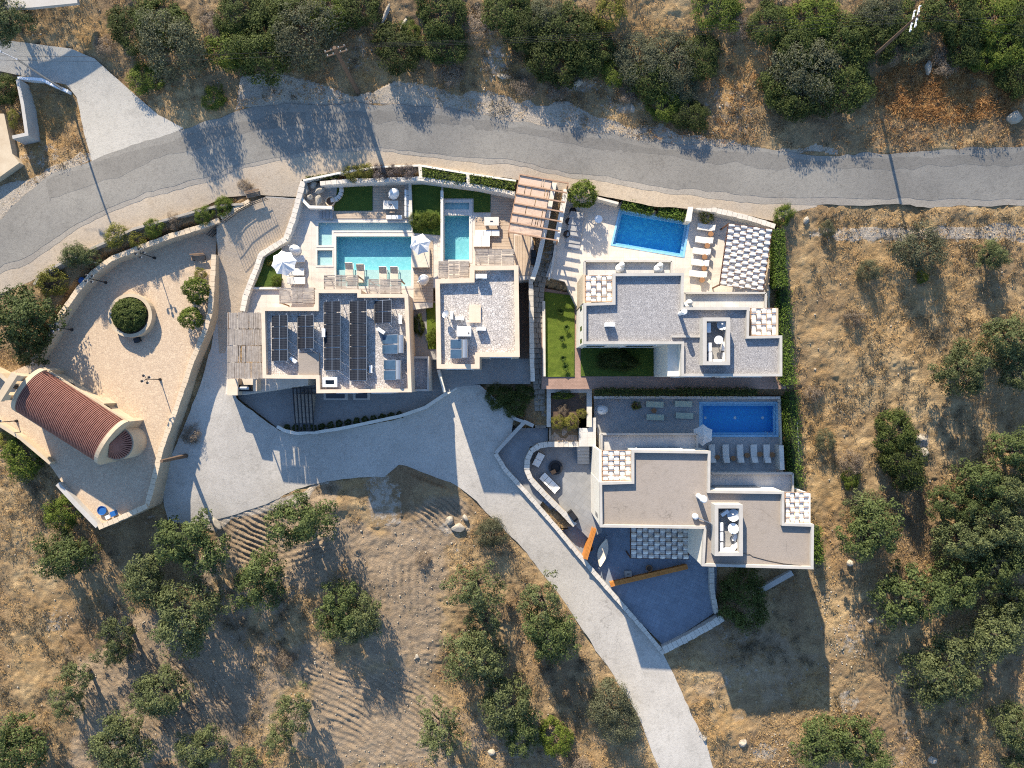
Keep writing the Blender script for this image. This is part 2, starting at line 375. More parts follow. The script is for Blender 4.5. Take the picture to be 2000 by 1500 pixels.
def cdt_faces(outer, holes, extra):
    """triangulate outer minus holes with optional interior points"""
    verts = [Vector((p[0], p[1])) for p in outer]; edges = [(i, (i+1) % len(outer)) for i in range(len(outer))]
    for h in holes:
        o = len(verts); verts += [Vector((p[0], p[1])) for p in h]; edges += [(o+i, o+(i+1) % len(h)) for i in range(len(h))]
    verts += [Vector(p) for p in extra]
    vo, eo, fo = delaunay_2d_cdt(verts, edges, [], 0, 1e-5)[:3]
    C = np.array([[sum(vo[i].x for i in f)/3, sum(vo[i].y for i in f)/3] for f in fo])
    ok = pip(outer, C[:, 0], C[:, 1])
    for h in holes: ok &= ~pip(h, C[:, 0], C[:, 1])
    return vo, [tuple(f) for f, k in zip(fo, ok) if k]
def slab(name, pts, z, zb, m, holes=(), parent=None, label=None, kind='structure', dep=True, cat=None):
    """flat paved area (world xy loop) with vertical sides, holes cut for pools"""
    if area2(pts) < 0: pts = pts[::-1]
    vo, fo = cdt_faces(pts, holes, [])
    b = MB(); b.add([(v.x, v.y, z) for v in vo], fo)
    n = len(pts); b.add([(p[0], p[1], z) for p in pts]+[(p[0], p[1], zb) for p in pts], [(i, i+n, (i+1) % n+n, (i+1) % n) for i in range(n)])
    me = bpy.data.meshes.new(name); me.from_pydata([tuple(v) for v in b.v], [], b.f)
    import bmesh
    bm = bmesh.new(); bm.from_mesh(me); bmesh.ops.remove_doubles(bm, verts=bm.verts, dist=1e-4); bm.to_mesh(me); bm.free()
    me.materials.append(M[m] if isinstance(m, str) else m)
    o = new_obj(name, me, parent)
    if parent is not None: o.location = -parent_world(parent)
    elif kind: o['kind'] = kind
    if label: o['label'] = label
    if cat: o['category'] = cat
    if dep: DEP.append((pts, z))
    return o
def drape(name, pts, m, dz=0.06, step=1.0, label=None, wob=0.0, dep=True):
    """surface following the ground inside a pixel polygon; wob = ragged edge"""
    w = [PG(x, y) for x, y in pts]; loop = []
    for i in range(len(w)):
        a, b = w[i], w[(i+1) % len(w)]; n = max(1, int((b-a).length/0.7))
        for j in range(n):
            q = a.lerp(b, j/n)
            if wob:
                e = (b-a).normalized(); s = float(vnoise(np.array([q.x]), np.array([q.y]), 0.45)[0])+0.6*float(vnoise(np.array([q.x]), np.array([q.y]), 1.3)[0]); q = q+Vector((-e.y, e.x, 0))*s*wob*2
            loop.append(q)
    xs = [p.x for p in loop]; ys = [p.y for p in loop]
    gx, gy = np.meshgrid(np.arange(min(xs), max(xs), step), np.arange(min(ys), max(ys), step)); gx = gx.ravel()+0.03; gy = gy.ravel()+0.02
    k = pip(loop, gx, gy); ex = list(zip(gx[k], gy[k]))
    vo, fo = cdt_faces(loop, [], ex)
    X = np.array([v.x for v in vo]); Y = np.array([v.y for v in vo]); Z = G(X, Y)+dz
    me = np_mesh(name, np.c_[X, Y, Z], np.array(fo), m, smooth=True)
    o = new_obj(name, me); tag(o, label, None, None, 'structure')
    if dep: DEP.append((loop, None))
    return o

# ------------------------------------------------------------------ roads and paving laid on the ground
ROAD_U = [(-600,930),(-70,505),(0,432),(45,385),(90,343),(180,314),(260,287),(360,250),(430,230),(470,214),(540,206),(650,203),(760,206),(880,214),(1000,235),(1120,252),(1250,272),(1330,282),(1440,287),(1560,297),(1640,303),(1760,298),(1900,289),(2070,281),(2700,262)]
ROAD_L = [(-600,985),(-70,560),(0,525),(60,497),(130,452),(200,412),(300,375),(380,350),(480,322),(560,305),(640,292),(740,288),(860,300),(1000,313),(1100,333),(1200,350),(1350,372),(1500,383),(1600,386),(1750,388),(2070,389),(2700,375)]
drape('road', ROAD_U+ROAD_L[::-1], 'asphalt', 0.078, 1.2, 'worn grey asphalt road curving along the top of the villas', 0.22)
M['asphalt2'] = ground_paving('darker_asphalt_band', (0.175, 0.163, 0.143), (0.205, 0.19, 0.167), (0.235, 0.218, 0.19), (0.15, 0.14, 0.124))
BAND = [(90,395,345,362),(180,362,322,340),(300,316,285,350),(420,275,245,330),(560,243,219,300),(700,236,216,284),(860,243,222,296),(1000,262,243,308),(1120,284,261,328),(1250,303,281,350),(1400,318,294,372),(1560,330,305,380),(1700,331,309,382),(1900,326,299,385),(2070,322,290,385)]
drape('resurfaced_lane', [(x, u+2) for x, m_, u, l in BAND]+[(x, m_) for x, m_, u, l in BAND[::-1]], 'asphalt2', 0.084, 1.2, 'slightly darker worn lane on the upper half of the road', 0.3, False)
drape('road_shoulder', [(x-2, y-10) for x, y in ROAD_L[:-4]]+[(1600,403),(1560,412),(1510,432),(1400,405),(1345,408),(1280,403),(1212,390),(1105,372),(1010,352),(915,338),(820,322),(735,325),(660,338),(592,350),(580,385),(500,380),(440,385),(390,408),(300,440),(200,478),(110,520),(60,548),(0,575),(-70,610),(-600,1030)], 'sand', 0.055, 1.2, 'sandy shoulder along the lower side of the road', 0.08)
drape('kerb_strip', [(x-2, y-14) for x, y in ROAD_L]+[(2700,388),(2070,402),(1750,402),(1600,401),(1500,398),(1350,383),(1200,360),(1100,343),(1000,322),(860,308),(740,295),(640,299),(560,313),(480,331),(380,360),(300,385),(200,423),(130,464),(60,510),(0,538),(-70,575),(-600,1000)], 'shoulder', 0.066, 1.2, 'cracked concrete strip along the lower road edge', 0.22)
drape('side_lane', [(-70,60),(0,78),(70,86),(140,95),(185,115),(230,155),(270,190),(310,225),(360,251),(280,284),(180,315),(165,260),(150,190),(130,165),(60,152),(0,140),(-70,135)], 'lane', 0.075, 1.2, 'pale concrete lane joining the road at top left', 0.04)
drape('driveway', [(423,436),(478,398),(520,385),(583,388),(575,412),(556,468),(508,500),(496,530),(476,580),(470,615),(455,745),(462,778),(545,842),(580,850),(620,847),(700,834),(780,817),(830,799),(870,772),(890,757),(935,755),(1005,820),(1000,845),(965,885),(985,915),(1060,1003),(1090,1037),(1170,1133),(1235,1208),(1297,1279),(1322,1330),(1350,1390),(1380,1450),(1410,1560),(1310,1560),(1270,1460),(1240,1390),(1200,1320),(1170,1280),(1120,1200),(1060,1120),(1010,1060),(960,1010),(920,970),(880,940),(830,922),(780,908),(750,930),(700,935),(640,940),(580,955),(520,985),(440,1010),(380,1025),(330,1015),(315,960),(335,890),(362,830),(390,750),(412,680),(424,600),(428,520)], 'concrete', 0.07, 1.0, 'pale concrete driveway running down between the villas and the fields', 0.13)
# ------------------------------------------------------------------ terraces, pools, lawns
def water_mat():
    t = NT('pool_water'); n = t.n; n.remove(t.b)
    tr = t.new('ShaderNodeBsdfTransparent'); tr.inputs[0].default_value = (0.88, 0.97, 0.985, 1)
    gl = t.new('ShaderNodeBsdfGlossy'); gl.inputs['Roughness'].default_value = 0.06
    fr = t.new('ShaderNodeLayerWeight'); fr.inputs[0].default_value = 0.5
    bp = t.new('ShaderNodeBump'); bp.inputs['Strength'].default_value = 0.5; bp.inputs['Distance'].default_value = 0.05
    t.link(t.noise(3.2, 3, 0.6, dist=1.0), bp.inputs['Height']); t.link(bp.outputs[0], fr.inputs['Normal']); fac = t.math('ADD', t.math('MULTIPLY', t.math('POWER', fr.outputs['Facing'], 4.0), 0.7), 0.025); t.link(bp.outputs[0], gl.inputs['Normal'])
    mx = t.new('ShaderNodeMixShader'); t.link(fac, mx.inputs[0]); t.link(tr.outputs[0], mx.inputs[1]); t.link(gl.outputs[0], mx.inputs[2])
    t.link(mx.outputs[0], t.out.inputs[0]); return t.m
M['water'] = water_mat()
def mosaic(name, c1, c2):
    t = NT(name); t.setp(0.35, spec=0.4)
    cell = t.voro(7.0, 'F1', out='Color'); sep = t.new('ShaderNodeSeparateColor'); t.link(cell, sep.inputs[0])
    t.color(t.mix(t.math('MULTIPLY', sep.outputs[0], t.rng(t.noise(2.5, 3), 0.35, 0.65)), c1, c2)); return t.m
M['turq'] = mosaic('turquoise_pool_mosaic', (0.19, 0.47, 0.50), (0.29, 0.58, 0.60))
M['turqpale'] = mosaic('pale_turquoise_mosaic', (0.42, 0.54, 0.51), (0.48, 0.60, 0.57))
M['bluetile'] = mosaic('blue_pool_mosaic', (0.015, 0.32, 0.64), (0.07, 0.52, 0.74))
M['bluetile2'] = mosaic('deep_blue_pool_mosaic', (0.01, 0.30, 0.70), (0.02, 0.36, 0.75))
M['bluerim'] = mosaic('light_blue_rim_tiles', (0.20, 0.42, 0.62), (0.30, 0.52, 0.70))
M['coping'] = mat('pale_coping_stone', (0.60, 0.56, 0.50), (0.54, 0.50, 0.44), 2, 0.8)

M['dome'] = None
def grass_lawn_mat(name, a, b, c):
    t = NT(name); t.setp(0.9, spec=0.15)
    col = t.mix(t.rng(t.noise(0.9, 6, 0.7), 0.3, 0.7), a, b); col = t.mix(t.rng(t.noise(9, 4, 0.7), 0.45, 0.75), col, c)
    col = t.mix(t.rng(t.noise(38, 2), 0.2, 0.8, 0.55, 1.3), (0, 0, 0), col); t.color(col); t.bump(t.noise(30, 3), 0.8, 0.08); return t.m
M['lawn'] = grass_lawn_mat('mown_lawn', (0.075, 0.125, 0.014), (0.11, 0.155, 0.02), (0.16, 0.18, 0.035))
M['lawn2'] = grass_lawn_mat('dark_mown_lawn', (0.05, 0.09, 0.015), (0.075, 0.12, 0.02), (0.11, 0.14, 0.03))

def inset_rect(x0, y0, x1, y1): return [(x0, y0), (x1, y0), (x1, y1), (x0, y1)]
POOLS = []
def pool(label, px, z, depth, floor, cop=0.3, copm='coping', rim=None, ledge=None, wl=0.12, wallm=None):
    pts = [p.xy for p in PS(px, z)]
    if area2(pts) < 0: pts = pts[::-1]
    cx = sum(p[0] for p in pts)/len(pts); cy = sum(p[1] for p in pts)/len(pts)
    t = thing('swimming_pool', label, 'pool', (cx, cy, z-depth), 'swimming pools of the villas')
    b = MB(); n = len(pts)
    vo, fo = cdt_faces(pts, [], []); b.add([(v.x, v.y, z-depth) for v in vo], fo); b.build('basin_floor', floor, t)
    b = MB(); b.add([(p[0], p[1], z+0.01) for p in pts]+[(p[0], p[1], z-depth) for p in pts], [(i, (i+1) % n, (i+1) % n+n, i+n) for i in range(n)])
    b.build('basin_wall', wallm or floor, t)
    if cop: MB().ring(offset_poly([(p[0], p[1], 0) for p in pts], -cop), offset_poly([(p[0], p[1], 0) for p in pts], 0.04), z+0.035, z-0.25).build('coping', copm, t)
    if rim:
        q = [(p[0], p[1], 0) for p in pts]
        MB().ring(offset_poly(q, 0.0), offset_poly(q, 0.28), z-0.30, z-0.5).build('rim_ledge', rim, t)
    if ledge:
        lp = [p.xy for p in PS(ledge, z)]; MB().prism([(p[0], p[1]) for p in lp], z-0.38, z-depth).build('shallow_ledge', 'turqpale', t)
    b = MB(); b.add([(v.x, v.y, z-wl) for v in vo], fo); b.build('water', 'water', t)
    DEP.append((offset_poly([(p[0], p[1], 0) for p in pts], -0.6), z-depth-0.3))
    return [Vector((p[0], p[1])) for p in pts]

ZA = -1.5
h1 = pool('long turquoise pool with shallow ledge beside the villa with the solar panels', inset_rect(656, 461, 804, 560), ZA, 1.05, 'turq', 0.22, ledge=inset_rect(657, 526, 803, 559))
h2 = pool('shallow L-shaped pale water basin wrapping the long turquoise pool', [(621,434),(803,434),(803,451),(649,451),(649,480),(621,480)], ZA, 0.4, 'turqpale', 0.16)
h3 = pool('small square pale basin left of the long turquoise pool', inset_rect(619, 488, 650, 519), ZA, 0.35, 'turqpale', 0.14)
h4 = pool('narrow turquoise plunge pool between two lawns', inset_rect(868, 420, 917, 508), ZA, 1.1, 'turq', 0.3)
h5 = pool('small shallow basin above the narrow plunge pool', inset_rect(868, 395, 917, 410), ZA, 0.4, 'turqpale', 0.26)
slab('villa_garden_terrace', [p.xy for p in PS([(588,392),(600,358),(690,353),(822,351),(930,365),(1006,381),(1042,470),(1042,545),(1014,548),(845,562),(845,600),(800,606),(515,614),(474,612),(480,576),(500,526),(510,498),(560,466)], ZA)], ZA, -5.4, 'terrace', [h1, h2, h3, h4, h5], label='pale paved garden terrace of the two upper villas')
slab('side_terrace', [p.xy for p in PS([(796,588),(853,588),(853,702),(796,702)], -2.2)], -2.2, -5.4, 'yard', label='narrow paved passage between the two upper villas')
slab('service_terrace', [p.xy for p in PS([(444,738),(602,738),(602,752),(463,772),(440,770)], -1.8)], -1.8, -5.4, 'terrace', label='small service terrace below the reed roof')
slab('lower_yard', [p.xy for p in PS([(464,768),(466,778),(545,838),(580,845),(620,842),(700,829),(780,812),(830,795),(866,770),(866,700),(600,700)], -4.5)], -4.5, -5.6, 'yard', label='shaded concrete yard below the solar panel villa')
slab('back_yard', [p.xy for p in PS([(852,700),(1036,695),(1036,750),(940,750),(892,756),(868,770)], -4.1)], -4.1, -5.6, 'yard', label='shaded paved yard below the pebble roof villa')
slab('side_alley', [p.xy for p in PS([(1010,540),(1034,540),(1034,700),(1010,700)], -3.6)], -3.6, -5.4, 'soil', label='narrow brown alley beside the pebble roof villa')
h6 = pool('bright blue tilted rectangular pool beside the low hedge', [(1212,410),(1345,433),(1334,500),(1196,477)], ZA, 1.0, 'bluetile', 0.16, 'bluerim', 'bluerim')
slab('upper_pool_terrace', [p.xy for p in PS([(1108,374),(1208,398),(1215,392),(1345,430),(1350,402),(1400,411),(1512,440),(1504,575),(1500,600),(1340,604),(1200,596),(1126,597),(1103,550),(1066,540),(1090,470)], ZA)], ZA, -4.2, 'terrace', [h6], label='pale paved pool terrace of the upper right villa')
ZC = -2.85
slab('middle_garden', [p.xy for p in PS([(1058,562),(1128,575),(1128,640),(1535,640),(1535,760),(1058,760)], ZC)], ZC, -5.5, 'brickpath', label='brick paved garden level between the right villas')
ZD = -5.0
h7 = pool('deep blue rectangular pool of the lower right villa', inset_rect(1369, 788, 1517, 850), ZD, 1.6, 'bluetile2', 0.2, 'bluerim', 'bluerim')
pl7 = [o for o in bpy.data.objects if o.get('label', '').startswith('deep blue rectangular')][0]
for x in (1378, 1436, 1490): q_ = P(x, 816, ZD-1.5); MB().lathe((q_.x, q_.y, ZD-1.6), [(.16, 0), (.16, .03)], 14).build('floor_drain', 'whitemetal', pl7)
for x in (1498, 1509):
    q_ = P(x, 850, ZD+.5)
    MB().tube((q_.x, q_.y-.3, ZD), (q_.x, q_.y-.3, ZD+.6), .03).tube((q_.x, q_.y-.3, ZD+.6), (q_.x, q_.y+.35, ZD+.6), .03).tube((q_.x, q_.y+.35, ZD+.6), (q_.x, q_.y+.35, ZD-1.0), .03).build('ladder_rail', 'steel', pl7)
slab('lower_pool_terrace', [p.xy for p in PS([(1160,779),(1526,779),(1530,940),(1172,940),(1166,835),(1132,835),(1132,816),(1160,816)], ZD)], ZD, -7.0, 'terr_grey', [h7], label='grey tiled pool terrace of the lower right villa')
ZE = -6.0
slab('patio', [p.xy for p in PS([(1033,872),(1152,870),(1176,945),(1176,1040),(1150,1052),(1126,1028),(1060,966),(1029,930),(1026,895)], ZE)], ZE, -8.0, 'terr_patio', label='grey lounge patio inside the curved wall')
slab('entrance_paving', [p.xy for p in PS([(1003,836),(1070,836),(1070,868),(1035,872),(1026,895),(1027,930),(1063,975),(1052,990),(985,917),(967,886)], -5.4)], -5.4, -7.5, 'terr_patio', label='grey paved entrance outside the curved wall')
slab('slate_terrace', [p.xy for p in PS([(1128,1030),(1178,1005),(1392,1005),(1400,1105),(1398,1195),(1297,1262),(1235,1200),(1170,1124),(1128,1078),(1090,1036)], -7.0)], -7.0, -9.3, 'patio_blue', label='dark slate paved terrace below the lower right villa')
slab('chapel_square', [p.xy for p in PS([(425,442),(421,500),(412,600),(402,640),(375,700),(345,790),(315,870),(292,985),(193,1025),(150,985),(100,912),(40,852),(-70,790),(-70,690),(0,738),(62,708),(90,665),(115,615),(150,565),(180,530),(215,505),(260,487),(330,460),(390,443)], -2.0)], -2.0, -5.6, 'plaza', label='mosaic paved square around the chapel')
slab('neighbour_terrace', [p.xy for p in PS([(-80,220),(8,222),(24,300),(38,318),(-80,402)], 0.45)], 0.45, -1.5, 'cream', label='corner of a sandy paved terrace at the left edge')

def lawn(label, px, z, m='lawn'):
    loop = [p.xy for p in PS(px, z)]; xs = [p[0] for p in loop]; ys = [p[1] for p in loop]; st = 0.22
    gx, gy = np.meshgrid(np.arange(min(xs)+0.05, max(xs), st), np.arange(min(ys)+0.05, max(ys), st)); gx = gx.ravel()+rng.uniform(-.06, .06, gx.size); gy = gy.ravel()+rng.uniform(-.06, .06, gy.size)
    k = pip(offset_poly([(a, b, 0) for a, b in loop], 0.04), gx, gy)
    vo, fo = cdt_faces(loop, [], list(zip(gx[k], gy[k])))
    X = np.array([v.x for v in vo]); Y = np.array([v.y for v in vo]); Z = z+0.05+rng.uniform(0, 0.07, len(X))
    return tag(new_obj('lawn', np_mesh('lawn', np.c_[X, Y, Z], np.array(fo), m, smooth=False)), label, None, None, 'structure')
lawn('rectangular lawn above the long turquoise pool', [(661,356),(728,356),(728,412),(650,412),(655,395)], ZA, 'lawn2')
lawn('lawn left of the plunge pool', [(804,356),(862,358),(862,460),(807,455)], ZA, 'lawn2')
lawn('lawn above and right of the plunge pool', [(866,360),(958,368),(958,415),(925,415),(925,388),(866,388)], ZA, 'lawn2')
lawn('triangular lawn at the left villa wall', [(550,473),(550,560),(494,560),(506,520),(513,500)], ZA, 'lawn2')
lawn('narrow lawn strip between the two upper villas', [(832,592),(852,592),(852,682),(836,682)], -2.2, 'lawn')
lawn('sunny lawn beside the stone path', [(1063,570),(1122,578),(1122,736),(1066,736)], ZC, 'lawn')
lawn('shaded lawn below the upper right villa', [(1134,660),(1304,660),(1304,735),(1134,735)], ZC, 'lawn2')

# wooden decks made of single boards
def deck(name, label, px, z, bw=0.29, along='x', m='deckwood', h=0.06):
    x0, y0, x1, y1 = px; a = P(x0, y1, z); b = P(x1, y0, z)
    t = thing(name, label, 'deck', ((a.x+b.x)/2, (a.y+b.y)/2, z))
    if along == 'x':
        n = max(1, round((b.y-a.y)/bw)); L = b.x-a.x; w = (b.y-a.y)/n; me = None
    else:
        n = max(1, round((b.x-a.x)/bw)); L = b.y-a.y; w = (b.x-a.x)/n; me = None
    for i in range(n):
        c = ((a.x+b.x)/2, a.y+w*(i+.5)) if along == 'x' else (a.x+w*(i+.5), (a.y+b.y)/2)
        if me is None:
            o = MB().box((c[0], c[1], z+h/2), (L, w*0.93, h) if along == 'x' else (w*0.93, L, h)).build('deck_board', m, t); me = o.data; first = o
        else:
            o = first.copy(); COL.objects.link(o); o.parent = t; o.location = Vector((c[0], c[1], z))-Vector(t.location)
        if i: o.location.z += random.uniform(-0.006, 0.006)
    return t
deck('wooden_deck', 'weathered wooden deck beside the lawn under the white table', (729, 356, 790, 412), ZA)
deck('wooden_deck', 'long wooden deck strip between lawn and long turquoise pool', (655, 413, 800, 427), ZA)
deck('wooden_deck', 'wooden deck right of the plunge pool', (959, 374, 1003, 424), ZA)
deck('wooden_deck', 'sunny wooden deck around the stone table by the plunge pool', (928, 425, 1003, 487), ZA)
deck('wooden_deck', 'wooden deck right of the long turquoise pool', (808, 470, 846, 590), ZA)
deck('wooden_deck', 'striped shaded deck below the wooden pergola', (1005, 460, 1036, 538), ZA, 0.3, 'y')
deck('wooden_deck', 'wooden boardwalk below the planting bed by the curved wall', (1072, 834, 1128, 866), ZD, 0.28, 'y')

# ------------------------------------------------------------------ terrain sheet
ORCH = [(430,1010,700,930,560,1210,380,1220)]
def terrain():
    def axis(a, b, st):
        core = np.arange(a, b+st*0.5, st); out = []; d = st
        while d < 130: d *= 1.35; out.append(d)
        o = np.cumsum(out); return np.r_[core[0]-o[::-1], core, core[-1]+o]
    xs = axis(-62, 62, 0.15); ys = axis(-47.5, 45, 0.15)
    X, Y = np.meshgrid(xs, ys); Z0 = G(X, Y); sh = X.shape
    rough = vnoise(X, Y, 0.16)*0.5+vnoise(X, Y, 0.5)*0.22+vnoise(X, Y, 1.3)*0.17+vnoise(X+31, Y-7, 2.9)*0.13
    PX = X/((CH-Z0)/FPX)+1000; PY = 750-Y/((CH-Z0)/FPX)
    # calm the relief close to roads
    Z = Z0+rough
    zone = np.zeros(sh+(4,)); zone[..., 3] = 1
    WV = vnoise(X, Y, 0.35)*0.9+vnoise(X, Y, 1.1)*0.5; NA = vnoise(X, Y, 0.4)*0.5; NB = vnoise(X, Y, 0.18)*1.6+vnoise(X, Y, 0.9)*0.3+vnoise(X, Y, 2.2)*.04; NC = np.clip(1.0+1.5*vnoise(X, Y, 0.35)+.5*vnoise(X, Y, 1.6), 0.1, 1.6)
    def blob(px, py, rx, ry, amt, ch, rot=0):
        dx, dy = PX-px, PY-py; c, s = math.cos(rot), math.sin(rot); u = (dx*c+dy*s)/rx; v = (-dx*s+dy*c)/ry
        d = np.sqrt(u*u+v*v)+WV; zone[..., ch] = np.maximum(zone[..., ch], amt*np.clip((1.3-d)/0.8, 0, 1))
    # ploughed soil (R), pale chalk / stones (G), orange dry grass (B)
    for a in [(540,1050,150,60,1,0,-.5),(620,1080,180,90,1,0,0),(780,1150,110,220,1,0,0),(700,1400,200,130,1,0,0),(300,1350,160,170,1,0,-.8),(420,1230,120,90,1,0,-.6),(200,1480,120,60,1,0,-.5),(480,1340,110,140,1,0,0),(1450,1280,150,110,.6,0,0),(1000,1440,160,70,.7,0,0),(1950,470,90,30,.3,0,0)]: blob(*a)
    for a in [(1780,455,230,13,1,1,0),(1700,460,60,14,.9,1,0),(960,120,28,40,.8,1,0),(700,110,25,30,.6,1,0),(1430,210,60,50,.55,1,0),(1130,170,60,22,.8,1,0),(1215,205,45,20,.8,1,0),(740,960,22,90,.8,1,0),(1660,1250,35,50,.6,1,.3),(1660,1370,30,30,.7,1,0),(1500,1470,40,30,.9,1,0),(1800,870,16,34,1,1,.2),(350,1010,60,30,.7,1,0),(105,1215,30,24,.7,1,0),(520,1000,90,14,.5,1,-.4),(1770,1400,30,140,.5,1,0),(1440,1330,60,60,.5,1,0),(1450,1230,80,30,.5,1,0),(90,310,50,34,.6,1,0),(820,1040,25,120,.35,1,0),(890,1100,30,60,.4,1,0),(1560,520,40,60,.35,1,0),(400,1110,26,24,.5,1,0),(880,1030,30,20,.7,1,0),(1880,405,260,10,.2,1,0)]: blob(*a)
    for a in [(1850,175,150,70,1,2,0),(1450,130,70,80,.9,2,0),(960,110,60,50,.9,2,0),(730,140,50,45,.8,2,0),(190,65,50,30,.8,2,0),(95,240,60,60,.9,2,0),(1750,560,220,150,.45,2,0),(1620,900,60,220,.6,2,0),(1300,60,90,40,.6,2,0),(600,985,110,14,.9,2,-.4),(1150,1460,60,50,.4,2,0),(1380,1420,70,60,.7,2,0),(100,1250,100,90,.5,2,0),(1000,210,120,30,.5,2,0),(1600,1010,50,80,.7,2,0),(700,1330,40,50,.7,2,0),(1250,60,60,60,.5,2,0)]: blob(*a)
    for pg_, am in (([(455,224),(466,190),(480,155),(540,146),(600,150),(640,163),(690,190),(720,186),(760,168),(820,170),(880,188),(960,188),(1040,203),(1110,203),(1170,220),(1240,241),(1320,260),(1380,268),(1450,282),(1560,290),(1640,295),(1640,306),(1440,292),(1250,278),(1000,240),(880,220),(650,209),(540,212)], 1.0), ([(35,352),(85,330),(150,300),(182,318),(90,352),(45,395),(0,440),(-20,400)], 1.0), ([(330,1015),(340,960),(420,1000),(520,975),(640,935),(640,950),(520,1000),(430,1030)], .8), ([(705,938),(785,935),(790,1030),(725,1035)], .42), ([(1620,445),(1800,440),(2060,448),(2060,468),(1800,466),(1640,462)], .9)):
        k = pip(pg_, PX+vnoise(X, Y, .3)*26+vnoise(X, Y, 1.0)*10, PY+vnoise(X+50, Y, .3)*26+vnoise(X+50, Y, 1.0)*10); zone[..., 1] = np.maximum(zone[..., 1], k*am*1.6); Z[k] = Z0[k]+rough[k]*.25
    # furrows, each patch with its own direction
    for (px, py, rx, ry, ang, per, amp) in [(500,1050,110,65,0.5,0.6,.13),(590,1075,60,55,-0.35,0.6,.09),(300,1360,190,160,0.95,0.6,.12),(860,1000,70,55,0.75,0.6,.09),(720,1390,170,120,0.55,0.7,.075),(790,1180,60,170,1.5,0.9,.05),(600,1290,80,60,0.7,0.7,.05),(430,1400,60,90,0.9,0.7,.05)]:
        d = np.sqrt(((PX-px)/rx)**2+((PY-py)/ry)**2)+NA; m = np.clip((1.15-d)/0.75, 0, 1)
        ph = (X*(math.sin(ang))+Y*math.cos(ang)+NB)*2*math.pi/per
        Z += m*(np.sin(ph)*amp*NC-rough*0.35); zone[..., 0] = np.maximum(zone[..., 0], m)
    Z += 0.9*np.exp(-(((PX-835)/55)**2+((PY-955)/38)**2))+0.5*np.exp(-(((PX-650)/60)**2+((PY-985)/22)**2))
    for poly, zz in DEP:
        q = offset_poly([(p[0], p[1], 0) for p in poly], -0.28) if zz is not None else poly
        x0, x1 = min(p[0] for p in q), max(p[0] for p in q); y0, y1 = min(p[1] for p in q), max(p[1] for p in q)
        i0, i1 = np.searchsorted(xs, x0)-1, np.searchsorted(xs, x1)+1; j0, j1 = np.searchsorted(ys, y0)-1, np.searchsorted(ys, y1)+1
        s = (slice(max(j0, 0), j1), slice(max(i0, 0), i1)); k = pip(q, X[s], Y[s]); zs = Z[s]
        zs[k] = np.minimum(zs[k], (Z0[s][k]+0.015) if zz is None else zz-0.35)
        if zz is None: k = pip(offset_poly([(p[0], p[1], 0) for p in poly], 0.45), X[s], Y[s]) & k; zs[k] = np.minimum(zs[k], Z0[s][k]-0.2)
        Z[s] = zs
    for poly, zz in DEP:                                            # soften relief next to draped paving
        if zz is not None: continue
        x0, x1 = min(p[0] for p in poly)-1.2, max(p[0] for p in poly)+1.2; y0, y1 = min(p[1] for p in poly)-1.2, max(p[1] for p in poly)+1.2
        i0, i1 = np.searchsorted(xs, x0), np.searchsorted(xs, x1); j0, j1 = np.searchsorted(ys, y0), np.searchsorted(ys, y1)
        s = (slice(j0, j1), slice(i0, i1)); k = pip(poly, X[s], Y[s]).astype(float)
        for _ in range(5): k[1:-1, 1:-1] = np.maximum(k[1:-1, 1:-1], np.maximum(np.maximum(k[:-2, 1:-1], k[2:, 1:-1]), np.maximum(k[1:-1, :-2], k[1:-1, 2:]))*0.86)
        ring = (k > 0.05) & (k < 0.999); zs = Z[s]; lim = Z0[s]+0.02+0.35*(1-k); zs[ring] = np.minimum(zs[ring], lim[ring]); Z[s] = zs
    n, m_ = sh; idx = np.arange(n*m_).reshape(sh)
    F = np.stack([idx[:-1, :-1], idx[:-1, 1:], idx[1:, 1:], idx[1:, :-1]], -1).reshape(-1, 4)
    me = np_mesh('ground', np.stack([X, Y, Z], -1).reshape(-1, 3), F, ground_mat(), smooth=True, attr={'zone': ('POINT', 'FLOAT_COLOR', zone.reshape(-1, 4))})
    tag(new_obj('ground', me), 'dry stony hillside with straw-coloured grass and tilled soil', None, None, 'structure')
